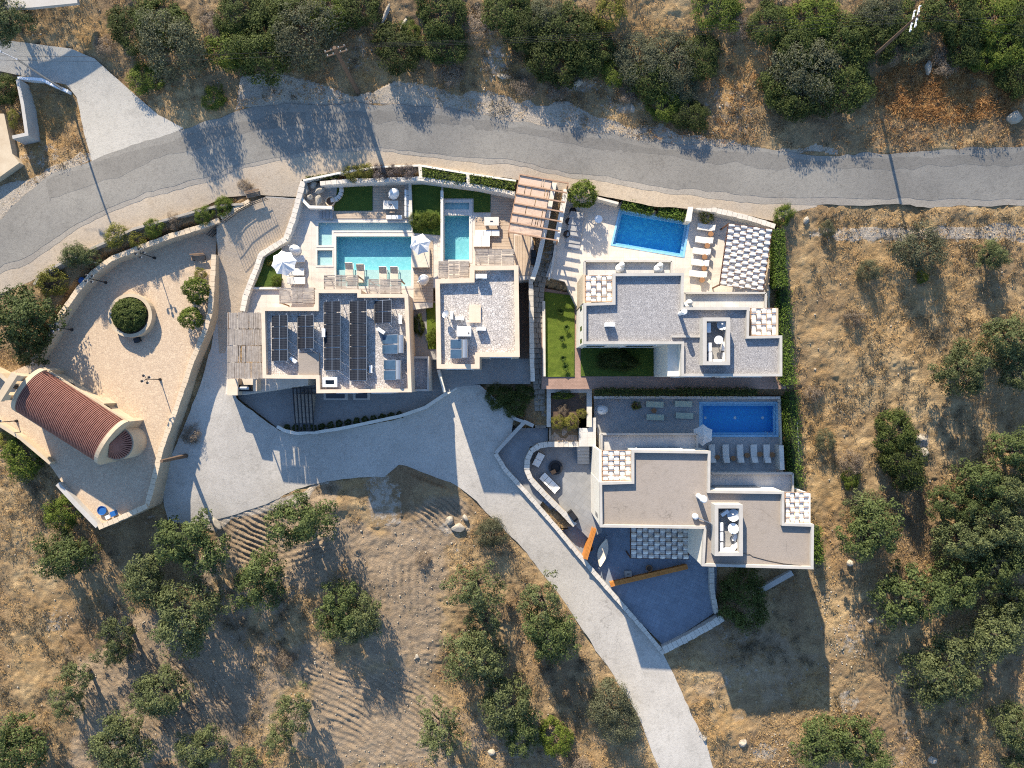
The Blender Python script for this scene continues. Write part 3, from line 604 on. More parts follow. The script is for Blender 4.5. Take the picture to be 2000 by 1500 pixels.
def ground_mat():
    t = NT('dry_hillside_soil'); t.setp(0.97, spec=0.1)
    a = t.new('ShaderNodeAttribute', attribute_name='zone'); sp = t.new('ShaderNodeSeparateColor'); t.link(a.outputs['Color'], sp.inputs[0])
    r, g, b = sp.outputs[0], sp.outputs[1], sp.outputs[2]
    big = t.noise(0.13, 5, 0.62); mid = t.noise(0.75, 6, 0.7); fin = t.noise(5.5, 5, 0.75); vf = t.noise(19, 3, 0.7)
    straw = t.mix(t.rng(mid, 0.34, 0.66), (0.31, 0.21, 0.11), (0.58, 0.42, 0.225))
    brown = t.mix(t.rng(fin, 0.3, 0.7), (0.15, 0.098, 0.055), (0.37, 0.255, 0.145))
    c = t.mix(t.rng(big, 0.38, 0.62), brown, straw)
    orange = t.mix(t.rng(fin, 0.35, 0.68), (0.34, 0.19, 0.07), (0.58, 0.365, 0.145))
    nb = t.math('MULTIPLY', b, t.rng(t.noise(0.6, 5, 0.7), 0.36, 0.58)); c = t.mix(nb, c, orange)
    soil = t.mix(t.rng(mid, 0.3, 0.7), (0.31, 0.23, 0.15), (0.45, 0.345, 0.235)); soil = t.mix(t.rng(fin, 0.35, 0.7, 0, 0.6), soil, (0.24, 0.175, 0.115))
    c = t.mix(t.rng(t.math('ADD', r, t.math('MULTIPLY', mid, 0.5)), 0.65, 1.0), c, soil)
    chalk = t.mix(t.rng(fin, 0.3, 0.65), (0.38, 0.33, 0.265), (0.58, 0.52, 0.44))
    c = t.mix(t.math('MULTIPLY', t.rng(t.math('ADD', g, t.math('MULTIPLY', t.math('SUBTRACT', t.noise(1.3, 7, 0.75), 0.5), 3.2)), 0.62, 0.95), 0.8), c, chalk)
    # dry herb tufts and loose pebbles
    scrub = t.math('MULTIPLY', t.rng(t.noise(1.7, 5, 0.75), 0.56, 0.68), t.rng(big, 0.42, 0.6)); c = t.mix(t.math('MULTIPLY', scrub, 0.6), c, (0.085, 0.08, 0.04))
    st = t.voro(3.4, 'F1'); stm = t.math('MULTIPLY', t.rng(st, 0.10, 0.14, 1, 0), t.rng(t.noise(0.4, 3), 0.52, 0.6))
    c = t.mix(t.math('MULTIPLY', stm, 0.85), c, (0.50, 0.45, 0.37))
    c = t.mix(t.rng(vf, 0.22, 0.78, 0.5, 1.32), (0, 0, 0), c)
    t.color(c)
    h = t.math('ADD', t.math('MULTIPLY', fin, 1.0), t.math('MULTIPLY', vf, 0.6)); h = t.math('ADD', h, t.math('MULTIPLY', stm, 0.5))
    t.bump(h, 1.0, 0.14); return t.m
terrain()

drape('cobbled_ramp', [(424,438),(478,398),(520,386),(582,390),(574,412),(556,466),(508,498),(496,528),(476,580),(470,612),(452,640),(440,690),(428,690),(424,600),(427,520)], 'ramp', 0.085, 0.8, 'sand-coloured cobbled ramp between the square and the left villa', 0, False)
# ------------------------------------------------------------------ garden and retaining walls
def gwall(name, label, px, w, zt, zb, m, cat='wall', cap=None, group=None):
    """wall drawn along its top centreline in the photo"""
    n = len(px); T = [zt]*n if isinstance(zt, (int, float)) else zt
    pts = [P(x, y, t) for (x, y), t in zip(px, T)]; B = zb if isinstance(zb, list) else [zb]*n
    if cap is None: return MB().wall(pts, w, T, B).build(name, m, None, label, cat, group)
    t = thing(name, label, cat, (pts[0].x, pts[0].y, min(B)), group)
    MB().wall(pts, w, [q-0.08 for q in T], B).build('wall_body', m, t)
    # coping laid stone by stone
    k = 0
    for i in range(n-1):
        a, b = pts[i], pts[i+1]; L = (b-a).length; c = max(1, round(L/0.55)); d = (b-a).normalized(); nrm = Vector((-d.y, d.x, 0))
        q = d.to_track_quat('X', 'Z').to_matrix()
        for j in range(c):
            p = a.lerp(b, (j+.5)/c); s = random.uniform(0.9, 1.06)
            MB().box(p+nrm*random.uniform(-.02, .02)+Vector((0, 0, -0.03+random.uniform(-.012, .014))), (L/c*0.95, w*1.08*s, 0.12), rot=q).build('coping_stone', cap, t); k += 1
    return t
M['coping2'] = mat('pale_rough_coping_stone', (0.62, 0.57, 0.49), (0.50, 0.45, 0.38), 1.1, 0.9, 0.4, 16, 0.12)
M['coping3'] = mat('honey_coping_stone', (0.58, 0.47, 0.34), (0.49, 0.39, 0.27), 1.1, 0.9, 0.3, 16, 0.1)
gwall('garden_wall', 'pale wall winding along the cobbled ramp beside the left villa', [(592,354),(583,388),(573,425),(558,467),(510,497),(500,526),(480,576),(474,608)], 0.55, [-.3,-.4,-.5,-.6,-.7,-.7,-.8,-.8], -4.6, 'white', cap='coping2')
gwall('garden_wall', 'long stone-capped wall between the planters and the upper villa lawns', [(625,358),(690,353),(822,349),(930,363),(1006,378)], 0.42, 0.0, -2.0, 'white', cap='coping2')
gwall('planter_kerb', 'thin outer kerb of the roadside planters', [(592,352),(660,338),(735,326),(820,323),(915,339),(1008,353)], 0.2, 0.05, -0.8, 'white')
for (a, b, l) in [((820,323),(822,348),'planter divider wall between purple and green shrubs'), ((913,340),(915,361),'planter divider wall between the two green hedges')]:
    gwall('planter_divider', l, [a, b], 0.35, 0.06, -0.8, 'coping2')
gwall('garden_wall', 'angular white wall around the corner rockery', [(586,385),(604,404),(648,405)], 0.3, -0.55, -1.6, 'white')
gwall('garden_wall', 'dividing wall beside the cushioned bench and the middle lawn', [(800,352),(803,432)], 0.3, -0.9, -1.6, 'coping2')
gwall('garden_wall', 'slim white wall along the left side of the plunge pool', [(863,372),(863,512)], 0.28, -0.7, -1.6, 'white')
gwall('garden_wall', 'low white wall below the triangular lawn', [(494,563),(548,563)], 0.2, -1.2, -1.6, 'white')
gwall('garden_wall', 'white wall left of the stone stairway under the pergola', [(1083,357),(1062,460),(1050,515),(1040,545)], 0.5, [0.2, -0.2, -0.5, -0.6], -4.0, 'white')
gwall('garden_wall', 'broad white wall right of the stone stairway', [(1106,370),(1096,420),(1086,472)], 0.55, [0.0, -.2, -.3], -3.0, 'white')
gwall('garden_wall', 'thin white wall below the potted steps', [(1086,474),(1079,520),(1072,545)], 0.25, [-.9,-1.1,-1.2], -3.5, 'coping2')
gwall('garden_wall', 'tall stone wall between the alley and the stone path', [(1037,545),(1038,620),(1039,700),(1041,745)], 0.45, [-1.2,-1.6,-2.2,-2.6], -5.0, 'white', cap='coping2')
gwall('garden_wall', 'low pale wall between stone path and sunny lawn', [(1062,588),(1063,735)], 0.3, -2.3, -3.6, 'coping2')
gwall('garden_wall', 'pale wall at the road edge above the potted steps', [(1112,372),(1208,397)], 0.25, -0.3, -1.7, 'coping2')
gwall('garden_wall', 'short thick white wall between the blue pool hedge and the yellow tree', [(1349,402),(1345,432)], 0.55, -0.1, -1.8, 'white')
gwall('garden_wall', 'long stone wall along the road above the woven pergola', [(1350,402),(1400,411),(1470,428),(1514,442)], 0.5, -0.15, -2.2, 'white', cap='coping2')
gwall('garden_wall', 'thin pale wall beside the tall hedge', [(1506,445),(1500,570),(1502,602)], 0.2, -0.9, -2.8, 'cream')
gwall('garden_wall', 'long white wall above the lower pool terrace', [(1160,776),(1300,776),(1440,777),(1524,777)], 0.28, -3.9, -6.0, 'white', cap='coping')
gwall('garden_wall', 'white wall right of the deep blue pool', [(1523,779),(1526,870)], 0.22, -4.6, -6.5, 'white')
gwall('garden_wall', 'thick white wall end right of the lounger row', [(1526,870),(1528,918)], 0.5, -3.6, -6.5, 'white')
gwall('garden_wall', 'slim concrete fence wall hidden in the right hedge', [(1556,822),(1560,915)], 0.2, -3.4, -6.0, 'greypar')
gwall('curved_wall', 'curved cream wall wrapping the lounge patio', [(1150,868),(1100,868),(1070,868),(1052,871),(1038,881),(1030,897),(1029,917),(1036,935),(1060,962),(1100,1002),(1123,1026)], 0.55, [-4.4]*7+[-4.5,-4.8,-5.3,-5.6], -8.0, 'cream', cap='coping2')
gwall('retaining_wall', 'long stone wall along the driveway below the lower villa', [(968,886),(985,915),(1030,965),(1060,1000),(1090,1035),(1130,1083),(1170,1130),(1235,1204),(1297,1277)], 0.45, [-4.6,-4.6,-4.9,-5.2,-5.4,-5.7,-6.0,-6.4,-6.6], -9.5, 'greypar', cap='coping2')
gwall('retaining_wall', 'pale sloping wall from the path end to the driveway corner', [(1042,832),(1025,824),(1000,850),(975,877),(968,886)], 0.4, [-3.9,-3.9,-4.3,-4.5,-4.6], -7.0, 'greypar')
gwall('retaining_wall', 'grey wall bordering the dark planted slope above the driveway', [(890,757),(936,755),(970,785),(1006,818),(1028,826)], 0.35, [-4.2,-4.2,-4.2,-4.1,-3.9], -6.5, 'greypar')
gwall('retaining_wall', 'white curved parapet along the yard below the solar panel villa', [(541,833),(555,841),(580,847),(620,844),(660,838),(700,830),(780,813),(830,796),(872,768),(892,757)], 0.35, [-3.8]*7+[-3.9,-4.1,-4.2], -6.0, 'white')
gwall('retaining_wall', 'white wall between the two lower yards', [(856,722),(868,766)], 0.3, -3.2, -5.6, 'white')
gwall('retaining_wall', 'thick stone wall at the bottom of the slate terrace', [(1296,1270),(1350,1243),(1412,1207)], 0.75, -6.2, -10.0, 'greypar', cap='coping2')
gwall('retaining_wall', 'rounded stone wall right of the slate terrace', [(1390,1108),(1391,1150),(1396,1180),(1400,1198)], 0.5, -6.3, -9.5, 'greypar', cap='coping2')
gwall('concrete_beam', 'broken grey concrete wall in the shade below the lower villa', [(1486,1154),(1548,1119)], 0.6, -6.4, -9.0, 'greypar', 'wall')
gwall('garden_wall', 'sandy wall along the planting strip above the chapel square', [(428,430),(392,443),(330,462),(262,488),(218,505),(183,531),(152,566),(117,616),(92,666),(62,706)], 0.5, -0.5, -2.6, 'cream', cap='coping3')
gwall('garden_wall', 'sandy wall from the square gate up to the road steps', [(432,426),(460,408),(487,393)], 0.5, [-.3,-.2,-.1], -2.4, 'cream', cap='coping3')
gwall('retaining_wall', 'tall sandy wall between the chapel square and the driveway', [(418,497),(414,560),(410,612),(402,642),(376,702),(346,792),(316,872),(301,935),(287,988)], 0.5, [-.9,-.9,-1,-1.1,-1.3,-1.4,-1.4,-1.4,-1.4], -6.2, 'cream', cap='coping3')
gwall('garden_wall', 'sandy wall at the bottom of the chapel square', [(287,988),(240,1010),(192,1030)], 0.5, -1.2, -6.4, 'cream', cap='coping3')
gwall('garden_wall', 'low pale wall at the lower left of the chapel square', [(190,1028),(150,987),(112,945)], 0.5, -1.3, -6.0, 'greypar')
gwall('garden_wall', 'sandy wall behind the chapel by the bright green tree', [(-20,818),(40,856),(98,905)], 0.35, -1.1, -5.5, 'cream')
gwall('garden_wall', 'sandy wall left of the chapel bell gable', [(-40,710),(0,732),(22,752)], 0.4, -0.6, -3.5, 'cream')
gwall('garden_wall', 'grey garden wall at the left edge beside the side lane', [(34,155),(44,205),(52,262),(24,268)], 0.35, 1.4, -0.5, 'greypar')
gwall('garden_wall', 'concrete culvert wall beside the side lane at top left', [(34,152),(80,155),(132,178)], 0.3, 0.6, -0.6, 'whitemetal')
gwall('kerb', 'pale kerb along the planting strip beside the road', [(66,556),(75,540),(130,507),(212,470),(260,447),(380,413),(425,402),(475,398)], 0.25, -0.05, -1.5, 'shoulder', 'kerb')
gwall('kerb', 'stone kerb in front of the shrubs above the road', [(372,232),(415,212),(462,198)], 0.4, 0.75, -0.4, 'rock', 'kerb')
gwall('roof_slab', 'end of a pale flat roof at the top left corner', [(-20,6),(60,3),(150,-6)], 1.2, 3.6, 3.2, 'greypar', 'roof')

# round planter on the square
c = P(254, 616, -1.05); rp = thing('round_planter', 'round stone planter with clipped green dome on the chapel square', 'planter', (c.x, c.y, -2.0))
MB().lathe((c.x, c.y, -2.0), [(2.35, 0), (2.35, 0.95), (1.98, 0.95), (1.98, 0.6)], 40, False).build('planter_wall', 'cream', rp, smooth=False)
MB().lathe((c.x, c.y, -2.0), [(1.99, 0.1), (1.99, 0.7)], 32).build('soil', 'soil', rp)

# ------------------------------------------------------------------ villas
def villa(label, px, T, base, roofm, parm, wallm, pw=0.38, pd=0.6):
    pts = [P(x, y, T) for x, y in px]
    if area2(pts) < 0: pts = pts[::-1]
    c = Vector((sum(p.x for p in pts)/len(pts), sum(p.y for p in pts)/len(pts), base))
    t = thing('villa', label, 'villa', c, 'flat-roofed villas')
    loop = [(p.x, p.y) for p in pts]
    w = MB().prism(offset_poly([(p[0], p[1], 0) for p in loop], 0.03), T-pd-0.02, base).build('wall', wallm, t)
    inner = offset_poly([(p[0], p[1], 0) for p in loop], pw)
    MB().ring(loop, [(p.x, p.y) for p in inner], T, T-pd-0.1).build('parapet', parm, t)
    rp_ = offset_poly([(p[0], p[1], 0) for p in loop], pw-0.02); vo, fo = cdt_faces(rp_, [], [])
    MB().add([(v.x, v.y, T-pd) for v in vo], fo).build('roof', roofm, t)
    return t
def window(par, a, b, z0, z1, out, m='glass', fr='whitemetal', name='window'):
    """pane set in a frame on a wall line from a to b, out = outward normal"""
    a, b = Vector((a[0], a[1], 0)), Vector((b[0], b[1], 0)); o = Vector((out[0], out[1], 0)); zc = (z0+z1)/2; L = (b-a).length; q = (b-a).to_track_quat('X', 'Z').to_matrix()
    f = MB().box((a+b)/2+o*0.03+Vector((0, 0, zc)), (L, 0.14, z1-z0), rot=q).build(name, fr, par)
    MB().box((a+b)/2+o*0.08+Vector((0, 0, zc)), (L-0.14, 0.08, z1-z0-0.14), rot=q).build('pane', m, f)
    return f
V1 = villa('beige villa with black solar panels on its pebble roof', [(510,600),(615,600),(615,565),(705,565),(705,574),(797,574),(804,766),(618,768),(617,740),(513,739)], 2.0, -5.5, 'gravelroof2', 'beige', 'beige')
V2 = villa('beige villa with pale pebble roof and no solar panels', [(850,545),(918,543),(918,519),(1012.5,518),(1015,697),(936.6,697),(936.6,720),(853,720)], 2.2, -5.0, 'gravelroof2', 'beige', 'beige', 0.46)
V3 = villa('white villa with grey pebble roof beside the tilted blue pool', [(1140,592),(1197,590),(1197,534),(1336,533),(1335,600),(1464,600),(1463,656),(1528,655),(1528,735),(1331,735),(1331,672),(1140,672)], 5.6, -3.5, 'gravelroof', 'greypar', 'white', 0.26, 0.42)
V4 = villa('white villa with smooth beige roof at the lower right', [(1171,942),(1234,940),(1234,879),(1388,881),(1387,958),(1532,960),(1532,1022),(1590,1024),(1589,1112),(1371,1106),(1375,1033),(1172,1030)], 2.5, -8.0, 'conc_roof', 'greypar', 'white', 0.26, 0.42)
V1.children[0]
# side walls carrying the small woven pergolas, slots and windows
def wing(par, name, px, z, zb, m): 
    pts = [P(x, y, z) for x, y in px]; return MB().prism([(p.x, p.y) for p in pts], z, zb).build(name, m, par)
def zpos(v, px, py, z): return P(px, py, z)
wing(V3, 'side_wall', [(1138,536),(1143,536),(1143,592),(1138,592)], 4.6, -3.5, 'cream')
wing(V3, 'side_wall', [(1516,602),(1520,602),(1520,656),(1516,656)], 4.9, -3.5, 'cream')
wing(V4, 'side_wall', [(1170,880),(1175,880),(1175,942),(1170,942)], 1.6, -8.0, 'white')
wing(V4, 'side_wall', [(1578,964),(1583,964),(1583,1024),(1578,1024)], 1.8, -8.0, 'white')
for py in (600, 640, 665): q = P(1140, py, 4); window(V3, (q.x-0.02, q.y-0.3), (q.x-0.02, q.y+0.3), 1.6, 3.6, (-1, 0))
for py in (888, 955, 1010): q = P(1171.5, py, 1); window(V4, (q.x-0.02, q.y-0.35), (q.x-0.02, q.y+0.35), -1.8, 0.4, (-1, 0))
for py in (610, 640, 680): q = P(799+(py-574)*7/192, py, 0.5); window(V1, (q.x-0.1, q.y-0.4), (q.x-0.1, q.y+0.4), -1.6, 0.2, (1, 0))
for (x0, x1) in ((645, 690), (715, 770)): a = P(x0, 565 if x0 < 700 else 574, 2.0); b = P(x1, 565 if x0 < 700 else 574, 2.0); window(V1, (a.x, a.y-0.03), (b.x, b.y-0.03), -1.4, 0.9, (0, 1), name='glass_door')
for (v, x0, x1, y, z0, z1, T) in ((V3, 1215, 1320, 533.5, 1.6, 3.9, 5.6), (V3, 1350, 1440, 600, 1.6, 3.9, 5.6), (V4, 1250, 1340, 880, -1.4, 0.9, 2.5), (V4, 1400, 1500, 959, -1.4, 0.9, 2.5)):
    a = P(x0, y, T); b = P(x1, y, T); window(v, (a.x, a.y-0.03), (b.x, b.y-0.03), z0, z1, (0, 1), name='glass_door')
for (x0, x1) in ((1150, 1190), (1230, 1290)):
    a = P(x0, 671, 5.6); b = P(x1, 671, 5.6); window(V3, (a.x, a.y), (b.x, b.y), -2.4, 0.2, (0, -1)); window(V3, (a.x, a.y), (b.x, b.y), 1.6, 3.9, (0, -1))
for (x0, x1) in ((650, 690), (720, 760)):
    a = P(x0, 767, 2.0); b = P(x1, 767, 2.0); window(V1, (a.x, a.y), (b.x, b.y), -4.0, -2.0, (0, -1)); window(V1, (a.x, a.y), (b.x, b.y), -1.2, 0.6, (0, -1))

for (v, x0, x1, y, T, lv) in ((V4, 1400, 1450, 1107, 2.5, ((-6.4, -3.6), (-1.6, .6))), (V4, 1490, 1560, 1110, 2.5, ((-5.6, -3.8), (-1.6, .6))), (V4, 1185, 1222, 1030, 2.5, ((-1.6, .6),)), (V4, 1260, 1340, 1031, 2.5, ((-6.8, -4.4), (-1.6, .6))), (V3, 1345, 1400, 735, 5.6, ((-2.4, 0), (1.6, 3.8))), (V3, 1440, 1500, 735, 5.6, ((-2.0, 0), (1.6, 3.8))), (V2, 870, 920, 720, 2.2, ((-3.6, -1.6), (-.8, .9))), (V2, 955, 1000, 697, 2.2, ((-3.6, -1.4), (-.8, .9)))):
    a = P(x0, y, T); b = P(x1, y, T)
    for z0, z1 in lv: window(v, (a.x, a.y+.03), (b.x, b.y+.03), z0, z1, (0, -1))
def balcony(par, px, z, drop=3.9):
    """balcony: floor slab, parapet on the open sides"""
    x0, y0, x1, y1 = px; a = P(x0, y1, z); b = P(x1, y0, z)
    f = MB().box(((a.x+b.x)/2, (a.y+b.y)/2, z-.52), (b.x-a.x, b.y-a.y, 0.25)).build('balcony_floor', 'balcony', par)
    for (p, q) in (((a.x, a.y), (a.x, b.y)), ((a.x, b.y), (b.x, b.y)), ((b.x, b.y), (b.x, a.y))):
        d = (Vector(q)-Vector(p)).normalized()*0.1
        MB().wall([Vector((*p, 0)), Vector((*q, 0))], 0.2, z, z-.7).build('balcony_parapet', 'greypar', par)
    MB().box(((a.x+b.x)/2, (a.y+b.y)/2, z-.65-drop/2), (b.x-a.x-0.5, b.y-a.y-0.6, drop)).build('balcony_support', 'white', par)
balcony(V3, (1142, 510, 1312, 540), 2.3); balcony(V3, (1337, 572, 1496, 606), 2.3)
balcony(V4, (1175, 848, 1362, 888), -0.6); balcony(V4, (1389, 925, 1549, 966), -0.6)
# low box on two roofs holding the air conditioning
def roofbox(par, px, T, zr, m):
    x0, y0, x1, y1 = px; a = P(x0, y1, T); b = P(x1, y0, T); o = [(a.x, a.y), (b.x, a.y), (b.x, b.y), (a.x, b.y)]; inn = offset_poly([(p[0], p[1], 0) for p in o], 0.36)
    MB().ring(o, [(p.x, p.y) for p in inn], T, zr-0.05).build('roof_enclosure', m, par)
    MB().prism([(p.x, p.y) for p in offset_poly([(p[0], p[1], 0) for p in o], 0.34)], zr+0.05, zr-0.02).build('enclosure_floor', 'yard', par)
roofbox(V3, (1373, 620, 1426, 713), 6.55, 5.18, 'greypar'); roofbox(V4, (1396, 986, 1451, 1086), 3.5, 2.08, 'greypar')
wing(V3, 'roof_kerb', [(1313,655),(1373,655),(1373,659),(1313,659)], 5.45, 5.1, 'greypar')
wing(V1, 'roof_slab', [(583,690),(623,690),(623,735),(583,735)], 1.75, 1.3, 'conc_roof')
wing(V2, 'roof_slab', [(916,596),(939,596),(939,630),(916,630)], 1.85, 1.5, 'beige')
# skylight on villa one
a = P(630, 756, 1.9); b = P(658, 737, 1.9); sk = MB().ring([(a.x, a.y), (b.x, a.y), (b.x, b.y), (a.x, b.y)], [(a.x+.28, a.y+.28), (b.x-.28, a.y+.28), (b.x-.28, b.y-.28), (a.x+.28, b.y-.28)], 1.9, 1.3).build('skylight', 'whitemetal', V1)
MB().box(((a.x+b.x)/2, (a.y+b.y)/2, 1.6), (b.x-a.x-.5, b.y-a.y-.5, .05)).build('pane', 'glass', sk)
# low side annexe right of villa one
def annexe(par, px, T, base):
    pts = [P(x, y, T) for x, y in px]; loop = [(p.x, p.y, 0) for p in pts]
    MB().prism(offset_poly(loop, 0.02), T-0.4, base).build('annexe_wall', 'greypar', par)
    MB().ring([(p[0], p[1]) for p in loop], [(p.x, p.y) for p in offset_poly(loop, 0.22)], T, T-0.45).build('annexe_parapet', 'greypar', par)
    MB().prism(offset_poly(loop, 0.2), T-0.35, T-0.42).build('annexe_roof', 'gravelroof', par)
annexe(V1, [(803,696),(838,696),(838,764),(806,764)], -0.8, -5.0)
wing(V1, 'window_hood', [(632,766),(679,766),(679,781),(632,781)], -3.2, -3.4, 'greypar'); wing(V1, 'window_hood', [(690,766),(722,766),(722,781),(690,781)], -3.2, -3.4, 'greypar')
for x0, x1 in ((637, 673), (695, 717)):
    a = P(x0, 778, -3.18); b = P(x1, 766, -3.18); MB().box(((a.x+b.x)/2, (a.y+b.y)/2, -3.17), (b.x-a.x, b.y-a.y, .06)).build('roof_light', 'glass', V1)
wing(V3, 'corner_wall', [(1304,672),(1328,672),(1328,735),(1304,735)], 4.2, -3.5, 'white')
wing(V4, 'stair_landing', [(1131,816),(1164,816),(1164,872),(1131,872)], -4.2, -7.0, 'balcony')
for i in range(5): wing(V4, 'stair_step', [(1128, 873+i*6.5), (1151, 873+i*6.5), (1151, 880+i*6.5), (1128, 880+i*6.5)], -4.6-i*0.27, -7.0, 'greypar')
for i in range(10):                                                   # steps between the curved wall and the drive wall
    u = i/10; wing(V4, 'stair_step', [(1058+u*58, 977+u*62), (1074+u*58, 968+u*62), (1080+u*58, 974+u*62), (1064+u*58, 983+u*62)], -5.55-i*0.15, -8.0, 'patio_blue')

# ------------------------------------------------------------------ chapel
cc = Vector((-45.75, -3.35, -2.0)); ca = math.atan2(-5.2, 8.2)
def tile_roof_mat():
    t = NT('red_clay_tile'); t.setp(0.8); 
    c = t.mix(t.rng(t.noise(2.2, 5, 0.7), 0.3, 0.7), (0.20, 0.085, 0.06), (0.29, 0.135, 0.10)); c = t.mix(t.rng(t.noise(14, 3), 0.4, 0.8, 0, .5), c, (0.14, 0.06, 0.05)); t.color(c); t.bump(t.noise(30, 3), .3, .02); return t.m
M['tile'] = tile_roof_mat()
M['tilebed'] = mat('dark_tile_bed', (0.10, 0.04, 0.032), (0.07, 0.03, 0.025), 5, 0.9)
chap = thing('chapel', 'small cream chapel with barrel vaulted red tile roof and rounded apse', 'chapel', cc)
def CL(u, v, z): return Vector((u, v, z))
L, W, EH, RI = 9.6, 5.0, 3.1, 1.75
b = MB(); b.box((0, 0, EH/2), (L+0.5, W-0.5, EH)); wl_ = b.build('wall', 'cream', chap, origin=False); wl_.location = (0, 0, 0)
def arc(r, n, h=None):  # vault profile across the width
    return [(-math.cos(math.pi*i/n)*W/2*r, math.sin(math.pi*i/n)*RI*r) for i in range(n+1)]
prof = arc(1.0, 18)
b = MB(); n = len(prof)
b.add([(-L/2, y, EH+z) for y, z in prof]+[(L/2, y, EH+z) for y, z in prof], [(i, i+1, n+i+1, n+i) for i in range(n-1)]+[tuple(range(n)), tuple(range(2*n-1, n-1, -1))])
o = b.build('vault', 'tilebed', chap, origin=False, smooth=False); o.location = (0, 0, 0)
NT_ = 54; rib0 = None
for k in range(NT_):
    x = -L/2+L*(k+.5)/NT_
    if rib0 is None:
        b = MB(); w = L/NT_*0.36; q = []
        for y, z in prof:
            nn = Vector((0, y/(W/2)**2, z/RI**2)).normalized() if True else None
            q += [Vector((-w, y, EH+z)), Vector((-w*.6, y, EH+z))+nn*.07, Vector((w*.6, y, EH+z))+nn*.07, Vector((w, y, EH+z))]
        fs = [(4*i+j, 4*i+j+1, 4*i+5+j, 4*i+4+j) for i in range(n-1) for j in range(3)]
        b.add(q, fs); rib0 = b.build('tile_row', 'tile', chap, origin=False, smooth=False); rib0.location = (x, 0, 0)
    else:
        r_ = rib0.copy(); COL.objects.link(r_); r_.parent = chap; r_.location = (x+random.uniform(-.008, .008), 0, random.uniform(-.006, .008))
def gable(x0, x1, sc, zt, name='gable'):
    pr = arc(sc, 18); n = len(pr); b = MB(); y0 = pr[0][0]
    ring = [(y0, 0.0)]+[(y, EH+z) for y, z in pr]+[(-y0, 0.0)]; n = len(ring)
    b.add([(x0, y, z) for y, z in ring]+[(x1, y, z) for y, z in ring], [(i, i+1, n+i+1, n+i) for i in range(n-1)]+[tuple(range(n)), tuple(range(2*n-1, n-1, -1))])
    o = b.build(name, 'cream', chap, origin=False); o.location = (0, 0, 0); return o
gable(L/2, L/2+0.42, 1.06, 0); gable(-L/2-0.45, -L/2, 1.06, 0)
for s in (-1, 1):
    b = MB().box((0, s*(W/2+0.05), EH-0.12), (L+0.8, 0.35, 0.2)); o = b.build('eave_cornice', 'cream', chap, origin=False); o.location = (0, 0, 0)
    for x in (-2.6, 2.0):
        f = MB().box((x, s*(W/2-0.22), 1.9), (0.5, 0.12, 1.1)).build('window', 'brownwood', chap, origin=False); f.location = (0, 0, 0)
        g_ = MB().box((x, s*(W/2-0.18), 1.9), (0.36, 0.12, 0.95)).build('pane', 'glass', f, origin=False); g_.location = (0, 0, 0)
o = MB().box((1.2, W/2-0.1, 1.15), (1.1, 0.5, 2.3)).build('door_porch', 'cream', chap, origin=False); o.location = (0, 0, 0)
# apse: half cylinder with a half cone of radial tiles
ar = 1.75; x0 = L/2+0.5; b = MB(); m_ = 16
ring = [(x0+math.cos(t)*ar, math.sin(t)*ar) for t in [-math.pi/2+math.pi*i/m_ for i in range(m_+1)]]+[(x0-0.3, ar), (x0-0.3, -ar)]
o = b.prism(ring, 2.75, 0).build('apse_wall', 'cream', chap, origin=False); o.location = (0, 0, 0)
b = MB(); eave = [(x0+math.cos(t)*(ar-0.18), math.sin(t)*(ar-0.18), 2.78) for t in [-math.pi/2+math.pi*i/m_ for i in range(m_+1)]]
b.add([(x0, 0, 3.9)]+eave, [(0, i+1, i+2) for i in range(m_)]); o = b.build('apse_roof', 'tilebed', chap, origin=False); o.location = (0, 0, 0)
for i in range(19):
    t = -math.pi/2+math.pi*(i+.5)/19; o = MB().bar((x0+0.12*math.cos(t), 0.12*math.sin(t), 3.9), (x0+math.cos(t)*(ar-.1), math.sin(t)*(ar-.1), 2.84), 0.13, 0.09).build('apse_tile_row', 'tile', chap, origin=False); o.location = (0, 0, 0)
o = MB().lathe((x0+0.05, 0, 3.82), [(0.22, 0), (0.18, .12), (0.05, .2)], 12).build('finial', 'tile', chap, origin=False); o.location = (0, 0, 0)
# bell gable on the left end
bx = -L/2-0.95; parts_ = [('bell_pier', (bx, -1.15, 2.9), (0.6, 0.6, 5.8)), ('bell_pier', (bx, 1.15, 2.9), (0.6, 0.6, 5.8)), ('bell_lintel', (bx, 0, 5.65), (0.66, 3.1, 0.5)), ('porch_base', (bx, 0, 1.7), (0.9, 2.0, 3.4))]
for nm, c_, s_ in parts_: o = MB().box(c_, s_).build(nm, 'cream', chap, origin=False); o.location = (0, 0, 0)
o = MB().lathe((bx, 0, 4.5), [(0.30, 0), (0.24, .12), (0.17, .42), (0.05, .52)], 14).build('bell', 'darkmetal', chap, origin=False); o.location = (0, 0, 0)
chap.location = cc; chap.rotation_euler = (0, 0, ca)
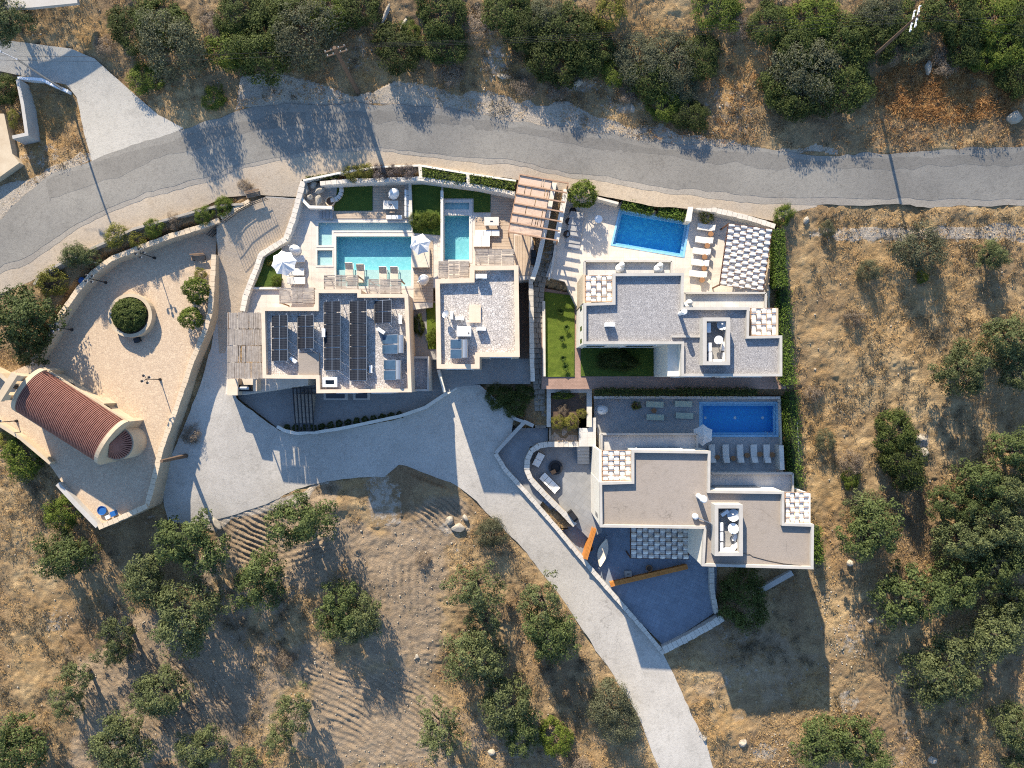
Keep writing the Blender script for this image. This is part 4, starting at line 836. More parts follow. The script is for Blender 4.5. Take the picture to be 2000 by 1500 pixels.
# ------------------------------------------------------------------ reed roofs and pergolas
def reed_mat():
    t = NT('grey_dry_reed'); t.setp(0.9)
    c = t.mix(t.rng(t.noise(2.5, 5, .7), .3, .7), (0.24, 0.205, 0.175), (0.42, 0.37, 0.32)); oi = t.noise(40, 2); c = t.mix(t.rng(oi, .3, .7, .6, 1.2), (0, 0, 0), c); t.color(c); return t.m
M['reed'] = reed_mat()
def reed_roof(label, px, z, zb, along='x', panels=3):
    x0, y0, x1, y1 = px; a = P(x0, y1, z); b = P(x1, y0, z); cx, cy = (a.x+b.x)/2, (a.y+b.y)/2
    t = thing('reed_roof', label, 'pergola', (cx, cy, zb), 'reed covered pergolas')
    lx, ly = b.x-a.x, b.y-a.y
    for k in range(panels):                       # mats side by side, each of many reeds
        mb = MB(); u0, u1 = k/panels, (k+1)/panels
        span = ly if along == 'x' else lx; n = int(span/0.075)
        for i in range(n):
            s = (i+.5)/n
            if random.random() < 0.04: continue
            j = random.uniform(-.03, .03); h = z+random.uniform(-.02, .02)
            if along == 'x':
                y = a.y+ly*s; p0 = (a.x+lx*u0+.03+j, y+random.uniform(-.02, .02), h); p1 = (a.x+lx*u1-.03+j, y+random.uniform(-.02, .02), h+random.uniform(-.01, .01))
            else:
                x = a.x+lx*s; p0 = (x+random.uniform(-.02, .02), a.y+ly*u0+.03+j, h); p1 = (x+random.uniform(-.02, .02), a.y+ly*u1-.03+j, h)
            mb.bar(p0, p1, 0.06, 0.05)
        o = mb.build('reed_mat', 'reed', t); o['kind'] = 'stuff'
    for x in (a.x+.08, cx, b.x-.08): MB().box((x, cy, z-.12), (.1, ly, .14)).build('beam', 'wood', t)
    for x in (a.x+.1, b.x-.1):
        for y in (a.y+.1, b.y-.1): MB().box((x, y, (z+zb)/2-.1), (.12, .12, z-zb-.2)).build('post', 'wood', t)
    return t
reed_roof('large grey reed roof left of the solar panel villa', (444, 610, 514, 740), 1.3, -3.6, 'y', 4)
reed_roof('small reed roof in the left notch of the solar panel villa', (545, 562, 615, 593), 1.4, ZA)
reed_roof('reed roof over the left loungers of the long turquoise pool', (632, 537, 700, 566), 1.4, ZA)
reed_roof('reed roof over the right loungers of the long turquoise pool', (719, 545, 784, 574), 1.4, ZA)
reed_roof('reed roof at the foot of the plunge pool', (856, 510, 917, 544), 1.4, ZA)
reed_roof('reed roof beside the white daybed by the plunge pool', (928, 486, 1005, 519), 1.4, ZA)
# wooden pergola over the stairway: quad with cross beams and bamboo infill
def quadpt(q, u, v): return q[0].lerp(q[1], u).lerp(q[3].lerp(q[2], u), v)
q = PS([(1016,341),(1110,358),(1089,470),(993,453)], 1.5)
pg = thing('wooden_pergola', 'large slatted wooden pergola over the stone stairway', 'pergola', ((q[0]+q[2])/2).to_tuple()[:2]+(ZA,))
for i in range(7): MB().bar(quadpt(q, -.01, i/6), quadpt(q, 1.01, i/6), .13, .18).build('cross_beam', 'pergwood', pg)
for u in (0.0, .66): MB().bar(quadpt(q, u, 0)-Vector((0, 0, .2)), quadpt(q, u, 1)-Vector((0, 0, .2)), .14, .18).build('main_beam', 'pergwood', pg)
for i in range(6):
    mb = MB()
    for j in range(46):
        if random.random() < .05: continue
        u = .01+.65*(j+.5)/46; mb.bar(quadpt(q, u, i/6+.012)-Vector((0, 0, .05)), quadpt(q, u, (i+1)/6-.012)-Vector((0, 0, .05)), .065, .03)
    o = mb.build('bamboo_panel', M.setdefault('bamboo', mat('pale_bamboo', (0.60, 0.44, 0.33), (0.50, 0.36, 0.26), 4, .8, fine=.1)), pg); o['kind'] = 'stuff'
for u, v in ((0, 0.02), (0, .5), (0, .98), (.66, .02), (.66, .98), (1, .02), (1, .98)):
    p = quadpt(q, u, v); MB().box((p.x, p.y, (1.3+ZA-.5)/2), (.14, .14, 1.3-ZA+.4)).build('post', 'pergwood', pg)

# pergolas with woven cloth strips: every strip runs over and under the cross beams
def woven(label, px, z, zb, ncol, nrow, gap=0.06, amp=0.13, posts=True, bm='brownwood', grp='pergolas with woven cloth strips', beams=True):
    q = PS(px, z); c = (q[0]+q[2])/2
    t = thing('woven_pergola', label, 'pergola', (c.x, c.y, zb), grp)
    up = Vector((0, 0, 1)); seg = 8
    for k in range(ncol):
        mb = MB(); va = [random.uniform(.6, 1.25) for _ in range(nrow)]; u0 = (k+gap+random.uniform(-.02, .02))/ncol; u1 = (k+1-gap)/ncol; vs_ = []; n = nrow*seg+1
        for i in range(n):
            v = i/(n-1); ph = math.pi*(v*nrow)+(math.pi if k % 2 else 0)
            h = math.sin(ph)*amp*va[int(v*nrow*.999)]; h += 0.01*math.sin(i*1.7+k)
            for u in (u0, (u0+u1)/2, u1): vs_.append(quadpt(q, u, v)+up*(h+(0.03 if u not in (u0, u1) else 0)))
        mb.add(vs_, [(3*i+j, 3*i+j+1, 3*i+4+j, 3*i+3+j) for i in range(n-1) for j in range(2)])
        mb.build('cloth_strip', 'sail', t, smooth=True)
    for i in range(nrow+1 if beams else 0):
        v = min(max((i)/nrow, .0), 1); MB().bar(quadpt(q, -.02, v), quadpt(q, 1.02, v), .06, .07).build('cross_bar', bm, t)
    for u in (0, 1): MB().bar(quadpt(q, u, -.015)-up*.1, quadpt(q, u, 1.015)-up*.1, .1, .14).build('side_beam', bm, t)
    if posts:
        for u, v in ((0, 0), (1, 0), (1, 1), (0, 1)):
            p = quadpt(q, u, v); MB().box((p.x, p.y, (z-.15+zb)/2), (.13, .13, z-.15-zb)).build('post', bm, t)
    return t
woven('large checkered pergola with woven cloth strips right of the blue tilted pool', [(1423,437),(1508,448),(1490,568),(1406,556)], 1.2, ZA, 7, 19, .02, .10)
woven('small woven shade at the upper left corner of the grey roof villa', [(1144,538),(1195,538),(1195,589),(1144,589)], 4.7, 1.2, 5, 5, .06, .075, False, 'pergwood')
woven('small woven shade at the right end of the grey roof villa', [(1467,602),(1517,602),(1517,655),(1467,655)], 4.8, 1.2, 5, 5, .06, .075, False, 'pergwood')
woven('woven shade at the upper left corner of the beige roof villa', [(1177,880),(1232,880),(1232,938),(1177,938)], 1.7, -1.7, 5, 6, .06, .075, False, 'pergwood')
woven('woven shade at the right end of the beige roof villa', [(1534,962),(1579,962),(1579,1021),(1534,1021)], 1.8, -1.7, 5, 6, .06, .075, False, 'pergwood')
woven('shaded woven canopy below the beige roof villa', [(1232,1024),(1345,1024),(1345,1092),(1232,1090)], -3.8, -7.0, 10, 8, .07, .17)

# steel pergola in the lower yard
sp = thing('steel_pergola', 'dark steel bar pergola over the yard steps', 'pergola', (*P(592, 798, -4.5).xy, -4.5))
for i in range(6): MB().bar(P(572+i*7.2, 758, -1.9), P(578+i*7.0, 842, -1.9), .1, .16).build('bar', 'darkmetal', sp)
for y in (758, 842): MB().bar(P(570 if y < 800 else 577, y, -1.98), P(610 if y < 800 else 615, y, -1.98), .1, .12).build('end_beam', 'darkmetal', sp)
for x, y in ((572, 758), (608, 758), (578, 842), (613, 842)):
    p = P(x, y, -2); MB().box((p.x, p.y, -3.3), (.1, .1, 2.6)).build('post', 'darkmetal', sp)
for i in range(5): wing(sp, 'yard_step', [(574, 770+i*11), (610, 770+i*11), (610, 782+i*11), (574, 782+i*11)], -3.0-i*.28, -4.6, 'conc_roof')

# orange timber screens round the slate terrace
def screen(label, a, b, zt, zb, n):
    A, B = P(*a, zt), P(*b, zt); d = (B-A).normalized(); nr = Vector((-d.y, d.x, 0)); t = thing('timber_screen', label, 'screen', (A.x, A.y, zb))
    for s in (-.16, .16):
        for i in range(n):
            c = A.lerp(B, (i+.5)/n)+nr*s; MB().box((c.x, c.y, (zt+zb)/2-.03), ((B-A).length/n*.92, .05, zt-zb-.06), math.atan2(d.y, d.x)).build('plank', 'orangewood', t)
    for s in (-.2, -.07, .07, .2): MB().bar(A+nr*s, B+nr*s, .12, .05).build('top_rail', 'orangewood', t)
screen('upright orange timber screen beside the hammock', (1161, 1032), (1143, 1092), -5.0, -7.1, 14)
screen('long orange timber screen crossing the slate terrace', (1192, 1142), (1343, 1107), -6.2, -7.1, 30)

# ------------------------------------------------------------------ roof equipment
def cell_mat():
    t = NT('solar_cells'); t.setp(0.4, spec=.12)
    b = t.new('ShaderNodeTexBrick'); b.offset = 0; b.inputs['Scale'].default_value = 1; b.inputs['Color1'].default_value = (.010, .012, .018, 1); b.inputs['Color2'].default_value = (.013, .015, .022, 1); b.inputs['Mortar'].default_value = (.05, .054, .062, 1)
    b.inputs['Mortar Size'].default_value = .012; b.inputs['Brick Width'].default_value = .17; b.inputs['Row Height'].default_value = .17
    tc = t.new('ShaderNodeTexCoord'); t.link(tc.outputs['Object'], b.inputs[0]); t.color(b.outputs[0]); return t.m
M['cells'] = cell_mat()
def solar(label, x0, y0, x1, y1, rows, zlow, tilt=R(25)):
    a = P(x0, y1, zlow); b = P(x1, y0, zlow+.45); wpx = b.x-a.x; ly = b.y-a.y; wid = wpx/math.cos(tilt); mod = ly/rows
    t = thing('solar_array', label, 'solar panels', (a.x+wpx/2, a.y+ly/2, zlow-.3), 'solar panel rows on the pebble roof')
    rot = Matrix.Rotation(-tilt, 3, 'Y'); base = Vector((a.x, 0, zlow)); m0 = None
    for i in range(rows):
        c = Vector((a.x, a.y+mod*(i+.5), zlow))+rot@Vector((wid/2, 0, 0))
        if m0 is None:
            me = MB().box((0, 0, 0), (wid-.02, mod-.09, .045), rot=Matrix.Identity(3)); o = me.build('solar_module', 'cells', t, origin=False); m0 = o
            dv = MB().box((0, 0, .03), (.05, mod-.05, .012)).build('divider', 'steel', o, origin=False); dv.location = (0, 0, 0); d0 = dv
            for sx in (-1, 1): 
                fr = MB().box((sx*(wid/2-.012), 0, .02), (.03, mod-.03, .03)).build('frame_edge', 'steel', o, origin=False); fr.location = (0, 0, 0)
        else:
            o = m0.copy(); COL.objects.link(o); o.parent = t
            for ch in m0.children: c2 = ch.copy(); COL.objects.link(c2); c2.parent = o
        o.location = c-Vector(t.location); o.rotation_euler = (0, -tilt, 0)
    for u in (.12, .88):
        p = Vector((a.x, 0, zlow))+rot@Vector((wid*u, 0, -.05)); MB().box((p.x, a.y+ly/2, p.z), (.06, ly+.3, .06)).build('rail', 'steel', t)
    for i in range(rows+1):
        y = a.y+mod*i*.98+.03; p = Vector((a.x, 0, zlow))+rot@Vector((wid*.97, 0, -.05)); MB().box((p.x, y, (p.z+1.4)/2), (.05, .05, p.z-1.4)).build('leg', 'steel', t)
        MB().bar((a.x+.05, y, zlow-.03), (p.x, y, p.z-.02), .045).build('brace', 'steel', t)
solar('leftmost solar panel row, four modules', 531, 615, 565, 706, 4, 1.6)
solar('three-module solar panel row, second from left', 581, 615, 615, 682, 3, 1.6)
solar('six-module solar panel row in the middle of the roof', 633, 588, 667, 724, 6, 1.6)
solar('longest solar panel row with seven modules', 683, 587, 718, 744, 7, 1.6)
solar('short solar panel row with two modules at the right', 731, 586, 766, 632, 2, 1.6)
def heater(label, x0, y0, x1, y1, tx, z, rz=0):
    a = P(x0, y1, z); b = P(x1, y0, z+.4); t = thing('solar_water_heater', label, 'water heater', ((a.x+b.x)/2, (a.y+b.y)/2, z-.1), 'solar water heaters')
    tilt = R(28); wid = (b.x-a.x)/math.cos(tilt); ly = (b.y-a.y)/2; rot = Matrix.Rotation(-tilt, 3, 'Y')
    for i in range(2):
        c = Vector((a.x, a.y+ly*(i+.5), z))+rot@Vector((wid/2, 0, 0)); o = MB().box((0, 0, 0), (wid, ly-.08, .09)).build('collector_frame', 'steel', t, origin=False)
        g_ = MB().box((0, 0, .03), (wid-.1, ly-.18, .08)).build('collector_glass', M.setdefault('collector', mat('blue_collector_glass', (.03, .06, .10), (.05, .09, .14), 2, .1, spec=.6)), o, origin=False); g_.location = (0, 0, 0)
        o.location = c-Vector(t.location); o.rotation_euler = (0, -tilt, 0)
    p = P(tx, (y0+y1)/2, z+1.0); MB().tube((p.x, a.y+.1, z+.85), (p.x, b.y-.1, z+.85), .29, n=16).build('tank', 'steel', t, smooth=False)
    for y in (a.y+.4, b.y-.4): MB().box((p.x, y, z+.3), (.5, .05, .9)).build('stand', 'steel', t)
heater('solar water heater with long pale tank at the upper right of the panel roof', 747, 653, 779, 692, 783, 1.5)
heater('solar water heater with white tank at the lower right of the panel roof', 750, 702, 775, 743, 778, 1.5)
heater('solar water heater on the roof without solar panels', 880, 662, 903, 701, 908, 1.75)
def ac_proto():
    t = thing('air_conditioner', 'x', 'air conditioner', (0, 0, 0), 'rooftop air conditioners')
    for n_, c_, s_, m_ in (('casing', (0, 0, .36), (.86, .34, .62), 'whitemetal'), ('foot', (-.3, 0, .025), (.06, .4, .05), 'darkmetal'), ('foot', (.3, 0, .025), (.06, .4, .05), 'darkmetal')): MB().box(c_, s_).build(n_, m_, t)
    MB().tube((-.1, -.18, .36), (-.1, -.165, .36), .24, n=14).build('fan_grille', 'darkmetal', t)
    return Proto(t)
AC = ac_proto()
for (x, y, z, rz, s, l) in [(632,650,1.4,1.57,1,'white air conditioner left of the middle solar row'),(744,646,1.4,-.6,1,'tilted white air conditioner below the short solar row'),(782,624,1.4,1.57,1,'upright white air conditioner right of the short solar row'),(724,721,1.4,1.57,.9,'air conditioner beside the longest solar row'),(572,703,1.4,-.7,.9,'air conditioner at the foot of the leftmost solar row'),
   (940,540,1.6,0,1.3,'air conditioner at the top of the pale pebble roof'),(882,616,1.6,1.57,.9,'upright air conditioner beside the small dish'),(898,622,1.6,0,1.0,'air conditioner just above the big white roof box'),(940,642,1.6,0,1.1,'lone air conditioner at the middle of the pale pebble roof'),(1191,634,5.18,0,1.1,'lone air conditioner on the grey pebble roof'),
   (1384,640,5.25,1.57,1.1,'first air conditioner in the grey roof enclosure'),(1386,678,5.25,1.57,1,'second air conditioner on the left of the grey roof enclosure'),(1387,697,5.25,1.57,1,'lowest left air conditioner in the grey roof enclosure'),(1414,676,5.25,1.57,1,'air conditioner below the oval dish in the grey roof enclosure'),(1416,697,5.25,1.57,1,'lowest right air conditioner in the grey roof enclosure'),(1401,705,5.25,0,1.05,'air conditioner across the bottom of the grey roof enclosure'),
   (1416,1002,2.15,.6,1.0,'tilted air conditioner beside the blue-grey dish'),(1409,1029,2.15,1.57,1,'upper left air conditioner in the beige roof enclosure'),(1409,1048,2.15,1.57,1,'middle left air conditioner in the beige roof enclosure'),(1409,1068,2.15,1.57,1,'lower left air conditioner in the beige roof enclosure'),(1421,1075,2.15,0,1.1,'bottom air conditioner in the beige roof enclosure'),(1436,1068,2.15,.9,1,'angled air conditioner in the lower corner of the beige roof enclosure'),(1436,1050,2.15,1.2,.9,'air conditioner below the white dish')]:
    AC.put(P(x, y, z+.6)-Vector((0, 0, .6)), rz, l, s)
bx_ = thing('roof_unit', 'big white box unit on the pale pebble roof', 'air conditioner', (*P(906, 647, 2.6).xy, 1.6))
p = P(906, 647, 2.6); MB().box((p.x, p.y, 2.15), (1.45, 1.0, .9)).build('casing', 'whitemetal', bx_); MB().box((p.x+.5, p.y-.2, 2.61), (.12, .2, .03)).build('vent', 'darkmetal', bx_)
def dish(label, x, y, z, r, az, m, tilt=35):
    c = P(x, y, z+.9); t = thing('satellite_dish', label, 'satellite dish', (c.x, c.y, z), 'rooftop satellite dishes')
    rot = Matrix.Rotation(az, 3, 'Z')@Matrix.Rotation(R(tilt), 3, 'Y'); vs_ = []; mb = MB(); n = 20
    prof = [(r*k/4, .22*r*(k/4)**2) for k in range(5)]
    mb.lathe((0, 0, 0), prof, n, False); mb.v = [Vector(rot@v)+c for v in mb.v]; mb.build('reflector', m, t, smooth=True)
    tip = c+rot@Vector((0, 0, r*.95)); MB().bar(c+rot@Vector((r*.8, 0, .1)), tip, .035).build('arm', 'steel', t); MB().box(tip, (.12, .12, .12)).build('receiver', 'whitemetal', t)
    MB().tube((c.x, c.y, z), c, .04).build('mast', 'steel', t)
dish('round grey-blue dish in the grey roof enclosure', 1411, 635, 5.2, .52, 2.6, 'steel', 20)
dish('white oval dish in the grey roof enclosure', 1404, 664, 5.2, .42, 3.0, 'whitemetal', 30)
dish('blue-grey tilted dish in the beige roof enclosure', 1433, 1007, 2.1, .62, 2.4, 'steel', 32)
dish('white tilted dish in the beige roof enclosure', 1433, 1032, 2.1, .55, 3.0, 'whitemetal', 35)
dish('small grey dish on the pale pebble roof', 871, 614, 1.6, .4, 2.6, 'steel', 30)
def chimney(label, x, y, z, h, r, m='whitemetal'):
    p = P(x, y, z); t = thing('chimney_pipe', label, 'chimney', p); MB().tube(p, p+Vector((0, 0, h)), r*.7, n=12).build('pipe', m, t, smooth=False); MB().lathe((p.x, p.y, z+h-.5), [(r, 0), (r, .42), (r*.75, .55)], 14).build('cowl', m, t)
chimney('white chimney pipe on the grey pebble roof', 1327, 613, 5.1, 2.2, .27)
chimney('stout white chimney pipe on the beige roof', 1363, 968, 2.0, 2.4, .36)
p = P(1357, 1008, 2.1); dv_ = thing('roof_vent', 'white domed roof vent with bent pipe on the beige roof', 'vent', p)
MB().lathe(p, [(.3, 0), (.3, .35), (.2, .5), (.05, .56)], 14).build('dome', 'whitemetal', dv_); MB().tube(p+Vector((.2, -.1, .25)), P(1393, 1024, 2.2), .07).build('pipe', 'steel', dv_)
cab = [P(1451, 1081, 2.2), P(1465, 1083, 2.12), P(1470, 1087, 2.12), P(1500, 1095, 2.12), P(1530, 1101, 2.12), P(1575, 1106, 2.12)]
mb = MB(); [mb.tube(a_, b_, .025, n=5) for a_, b_ in zip(cab, cab[1:])]; mb.build('roof_cable', 'black', None, 'dark cable snaking across the beige roof', 'cable')

# ------------------------------------------------------------------ garden furniture
def lounger_proto(name, cushion, frame='whitemetal', flat=False):
    t = thing(name, 'x', 'lounger', (0, 0, 0))
    for s in (-1, 1): MB().box((0, s*.31, .28), (1.9, .05, .06)).build('side_rail', frame, t)
    MB().box((.35 if not flat else 0, 0, .37), (1.25 if not flat else 1.95, .62, .12)).build('mattress', cushion, t)
    if not flat: MB().box((-.62, 0, .52), (.78, .62, .11), rot=Matrix.Rotation(R(28), 3, 'Y')).build('backrest', cushion, t); MB().box((-.82, 0, .68), (.28, .5, .1), rot=Matrix.Rotation(R(28), 3, 'Y')).build('headrest', cushion, t)
    for x in (-.8, .8):
        for y in (-.28, .28): MB().box((x, y, .13), (.05, .05, .26)).build('leg', frame, t)
    return Proto(t)
LW = lounger_proto('sun_lounger', 'cloth'); LB = lounger_proto('sun_lounger', 'beigecloth'); LG = lounger_proto('sun_lounger', 'greencloth', flat=True); LC = lounger_proto('sun_lounger', 'sail')
g = 'white loungers left of the long turquoise pool'
for x, y, l in [(578,505,'white lounger nearest the corner armchair, right of the left parasol'),(577,531,'middle white lounger below the left parasol'),(579,548,'lowest white lounger beside the triangular lawn')]: LW.put(P(x, y, ZA+.4)-Vector((0, 0, .4)), 0, l, (.95, 1.15, 1), g)
g = 'loungers on the pool ledge'
for x, y, l in [(682,531,'leftmost beige lounger standing in the shallow pool ledge'),(704,534,'second beige lounger in the pool ledge, half under the left reed roof'),(748,539,'third beige lounger on the pool ledge, above the right reed roof'),(770,539,'rightmost beige lounger on the pool ledge')]: LB.put(P(x, y, ZA-.36+.4)-Vector((0, 0, .4)), -R(90), l, (1, 1.3, 1), g)
g = 'loungers on the right terrace of the upper pool'
for x, y, l in [(1379,444,'topmost lounger below the yellow tree'),(1375,469,'second lounger from the top beside the tilted blue pool'),(1370,491,'third lounger from the top beside the tilted blue pool'),(1367,513,'fourth lounger from the top beside the tilted blue pool'),(1363,535,'lowest lounger beside the tilted blue pool')]: LC.put(P(x, y, ZA+.4)-Vector((0, 0, .4)), R(-8)+math.pi, l, (.95, 1.05, 1), g)
g = 'loungers on the lower pool terrace'
for x, y, l in [(1279,790,'pale green lounger at the upper left of the lower pool terrace'),(1280,815,'pale green lounger with towel at the lower left of the terrace'),(1335,789,'upper pale green lounger next to the deep blue pool'),(1337,812,'lower pale green lounger next to the deep blue pool')]: LG.put(P(x, y, ZD+.4)-Vector((0, 0, .4)), R(-2), l, 1.0, g)
g = 'row of loungers below the deep blue pool'
for x, l in [(1391,'leftmost lounger of the row below the deep blue pool'),(1418,'second lounger from the left below the deep blue pool'),(1446,'middle lounger of the row below the deep blue pool'),(1473,'fourth lounger from the left below the deep blue pool'),(1498,'rightmost lounger of the row below the deep blue pool')]: LC.put(P(x, 886, ZD+.4)-Vector((0, 0, .4)), R(90)+R(2), l, (1.05, 1.1, 1), g)
def side_table():
    t = thing('side_table', 'x', 'table', (0, 0, 0)); MB().lathe((0, 0, 0), [(.13, 0), (.2, .2), (.15, .3), (.24, .46)], 14, False).build('basket_base', 'rope', t); MB().lathe((0, 0, .46), [(.25, 0), (.25, .035)], 16).build('top', 'rope', t); return Proto(t)
ST = side_table(); g = 'round woven side tables'
for x, y, z, l in [(1388,457,ZA,'woven side table below the topmost lounger'),(1381,480,ZA,'woven side table between second and third lounger'),(1376,502,ZA,'woven side table between third and fourth lounger'),(1375,524,ZA,'woven side table between fourth and lowest lounger'),(1371,547,ZA,'woven side table below the lowest lounger of the upper terrace'),
  (1401,893,ZD,'woven side table right of the leftmost row lounger'),(1432,895,ZD,'woven side table left of the middle row lounger'),(1459,889,ZD,'woven side table right of the middle row lounger'),(1484,887,ZD,'woven side table left of the rightmost row lounger'),(1508,888,ZD,'woven side table at the right end of the lounger row'),(1277,802,ZD,'dark side table between the two left green loungers')]: ST.put(P(x, y, z+.45)-Vector((0, 0, .45)), 0, l, 1.15, g)
def parasol(label, x, y, z, r, n=6, rot=0, h=2.5):
    c = P(x, y, z+h); t = thing('parasol', label, 'parasol', (c.x, c.y, z), 'white parasols')
    top = Vector((c.x, c.y, z+h+.25))
    for i in range(n):
        a0, a1 = rot+2*math.pi*i/n, rot+2*math.pi*(i+1)/n; e0 = Vector((c.x+r*math.cos(a0), c.y+r*math.sin(a0), z+h-.3)); e1 = Vector((c.x+r*math.cos(a1), c.y+r*math.sin(a1), z+h-.3)); m_ = (e0+e1)/2+(c-(e0+e1)/2)*.07; m_.z = z+h-.3; md0 = (top+e0)/2; md1 = (top+e1)/2; mm = (md0+md1)/2-Vector((0, 0, .05))
        MB().add([top, md0, md1, e0, m_, e1, mm], [(0, 1, 6), (0, 6, 2), (1, 3, 4, 6), (6, 4, 5, 2)]).build('canopy_panel', 'cloth', t)
        MB().bar(top-Vector((0, 0, .05)), e0-Vector((0, 0, .03)), .03).build('rib', 'steel', t)
    MB().tube((c.x, c.y, z), top, .035).build('pole', 'steel', t); MB().box((c.x, c.y, z+.06), (.7, .7, .12)).build('base', 'greypar', t)
parasol('white parasol over the loungers at the triangular lawn', 553, 513, ZA, 1.35, 8, .2)
parasol('white parasol over the daybed right of the long pool', 820, 476, ZA, 1.15, 6, .3)
parasol('white parasol at the corner of the deep blue pool', 1374, 850, ZD, 1.2, 6, .5)
def egg_chair():
    t = thing('egg_chair', 'x', 'chair', (0, 0, 0)); mb = MB(); n, k = 18, 8
    vs_ = []
    for j in range(k+1):
        ph = math.pi*.62*j/k
        for i in range(n): a_ = 2*math.pi*i/n; rr = .62*math.sin(ph)*(1+.18*math.cos(a_)); vs_.append((rr*math.cos(a_), rr*math.sin(a_)*.85, 1.55-.72*(1-math.cos(ph))))
    mb.add(vs_, [(j*n+i, j*n+(i+1) % n, (j+1)*n+(i+1) % n, (j+1)*n+i) for j in range(k) for i in range(n)]); mb.build('shell', 'cloth', t, smooth=True)
    MB().lathe((0, 0, .45), [(.3, 0), (.5, .1), (.52, .22), (.2, .26)], 16).build('seat_cushion', 'cloth', t); MB().tube((-.6, 0, 0), (-.6, 0, 1.6), .03).build('stand', 'steel', t); MB().lathe((-.1, 0, 0), [(.6, 0), (.6, .04)], 18).build('base_ring', 'steel', t); MB().tube((-.6, 0, 1.6), (0, 0, 1.58), .03).build('stand_arm', 'steel', t)
    return Proto(t)
EG = egg_chair(); g = 'white hanging egg chairs'
for x, y, z, rz, l in [(767,378,ZA,.9,'white egg chair above the stone table on the deck'),(573,486,ZA,-.6,'white egg chair above the left parasol'),(825,546,ZA,.6,'white egg chair on the deck below the daybed parasol'),(1176,801,ZD,.2,'pale egg chair at the left end of the lower pool terrace')]: EG.put(P(x, y, z+1.2)-Vector((0, 0, 1.2)), rz, l, 1.0, g)
def block_table(label, x, y, z, sx, sy, h, rz, m, name='table'):
    p = P(x, y, z+h); t = thing(name, label, 'table', (p.x, p.y, z)); MB().box((p.x, p.y, z+h-.04), (sx, sy, .08), rz).build('top', m, t)
    for u in (-1, 1): 
        o = Matrix.Rotation(rz, 3, 'Z')@Vector((u*sx*.4, 0, 0)); MB().box((p.x+o.x, p.y+o.y, z+(h-.08)/2), (.12, sy*.85, h-.08), rz).build('leg', m, t)
    MB().box((p.x, p.y, z+h+.02), (.3, .08, .04), rz).build('centrepiece', 'darkmetal', t)
block_table('stone table on the deck beside the cushioned bench', 763, 400, ZA, 1.6, .9, .75, 0, 'coping')
block_table('stone table on the deck beside the plunge pool', 960, 432, ZA, 1.55, .9, .75, 0, 'coping')
block_table('small crate table on the slate terrace', 1227, 1121, -7, .8, .7, .45, .05, 'reed', 'low_table')
def sofa(label, x, y, z, sx, sy, rz, m, back=True, frame='rope', n=2, name='sofa', cat='sofa'):
    p = P(x, y, z+.4); t = thing(name, label, cat, (p.x, p.y, z)); r_ = Matrix.Rotation(rz, 3, 'Z')
    def bb(nm, c_, s_, m_): c2 = r_@Vector(c_); MB().box((p.x+c2.x, p.y+c2.y, z+c_[2]), s_, rz).build(nm, m_, t)
    bb('frame', (0, 0, .14), (sx, sy, .28), frame)
    for i in range(n): bb('seat_cushion', ((i+.5)/n*sx-sx/2, 0 if not back else -.06, .36), (sx/n-.04, sy-(.0 if not back else .2), .16), m)
    if back:
        for i in range(n): bb('back_cushion', ((i+.5)/n*sx-sx/2, sy/2-.1, .58), (sx/n-.06, .18, .4), m)
    return t
sofa('long cushioned bench beside the stone table', 796, 398, ZA, 2.9, .55, R(90), 'cloth', True, 'coping', 5, 'bench', 'bench')
sofa('low white bench at the bottom of the first deck', 770, 424, ZA, 1.7, .4, 0, 'cloth', False, 'coping', 3, 'bench', 'bench')
sofa('white cushioned bench above the daybed by the plunge pool', 952, 455, ZA, 2.6, .6, 0, 'cloth', False, 'coping', 3, 'bench', 'bench')
sofa('white daybed above the reed roof by the plunge pool', 941, 471, ZA, 1.75, 1.15, 0, 'cloth', False, 'coping', 2, 'daybed', 'daybed')
sofa('wide daybed under the parasol right of the long pool', 822, 503, ZA, 1.9, 2.1, 0, 'beigecloth', False, 'coping', 1, 'daybed', 'daybed')
sofa('small white outdoor sofa in the curve of the patio wall', 1052, 898, ZE, 1.6, .9, R(62), 'cloth', True, 'black', 2)
sofa('long white outdoor sofa along the curved patio wall', 1074, 943, ZE, 2.5, .95, R(135), 'cloth', True, 'black', 4)
for x, y, z, l in [(1211,524,1.9,'left white bean bag on the upper balcony'),(1286,525,1.9,'right white bean bag on the upper balcony'),(1343,597,1.9,'white bean bag on the side balcony'),(1147,897,ZE,'x')][:3]:
    p = P(x, y, z+.3); t = thing('bean_bag', l, 'bean bag', (p.x, p.y, z)); MB().lathe((p.x, p.y, z), [(.3, 0), (.48, .15), (.45, .4), (.25, .6), (.05, .66)], 14).build('seat', 'cloth', t, smooth=True); MB().lathe((p.x+.15, p.y+.3, z), [(.25, 0), (.35, .3), (.28, .7), (.08, .85)], 12).build('back', 'cloth', t, smooth=True)
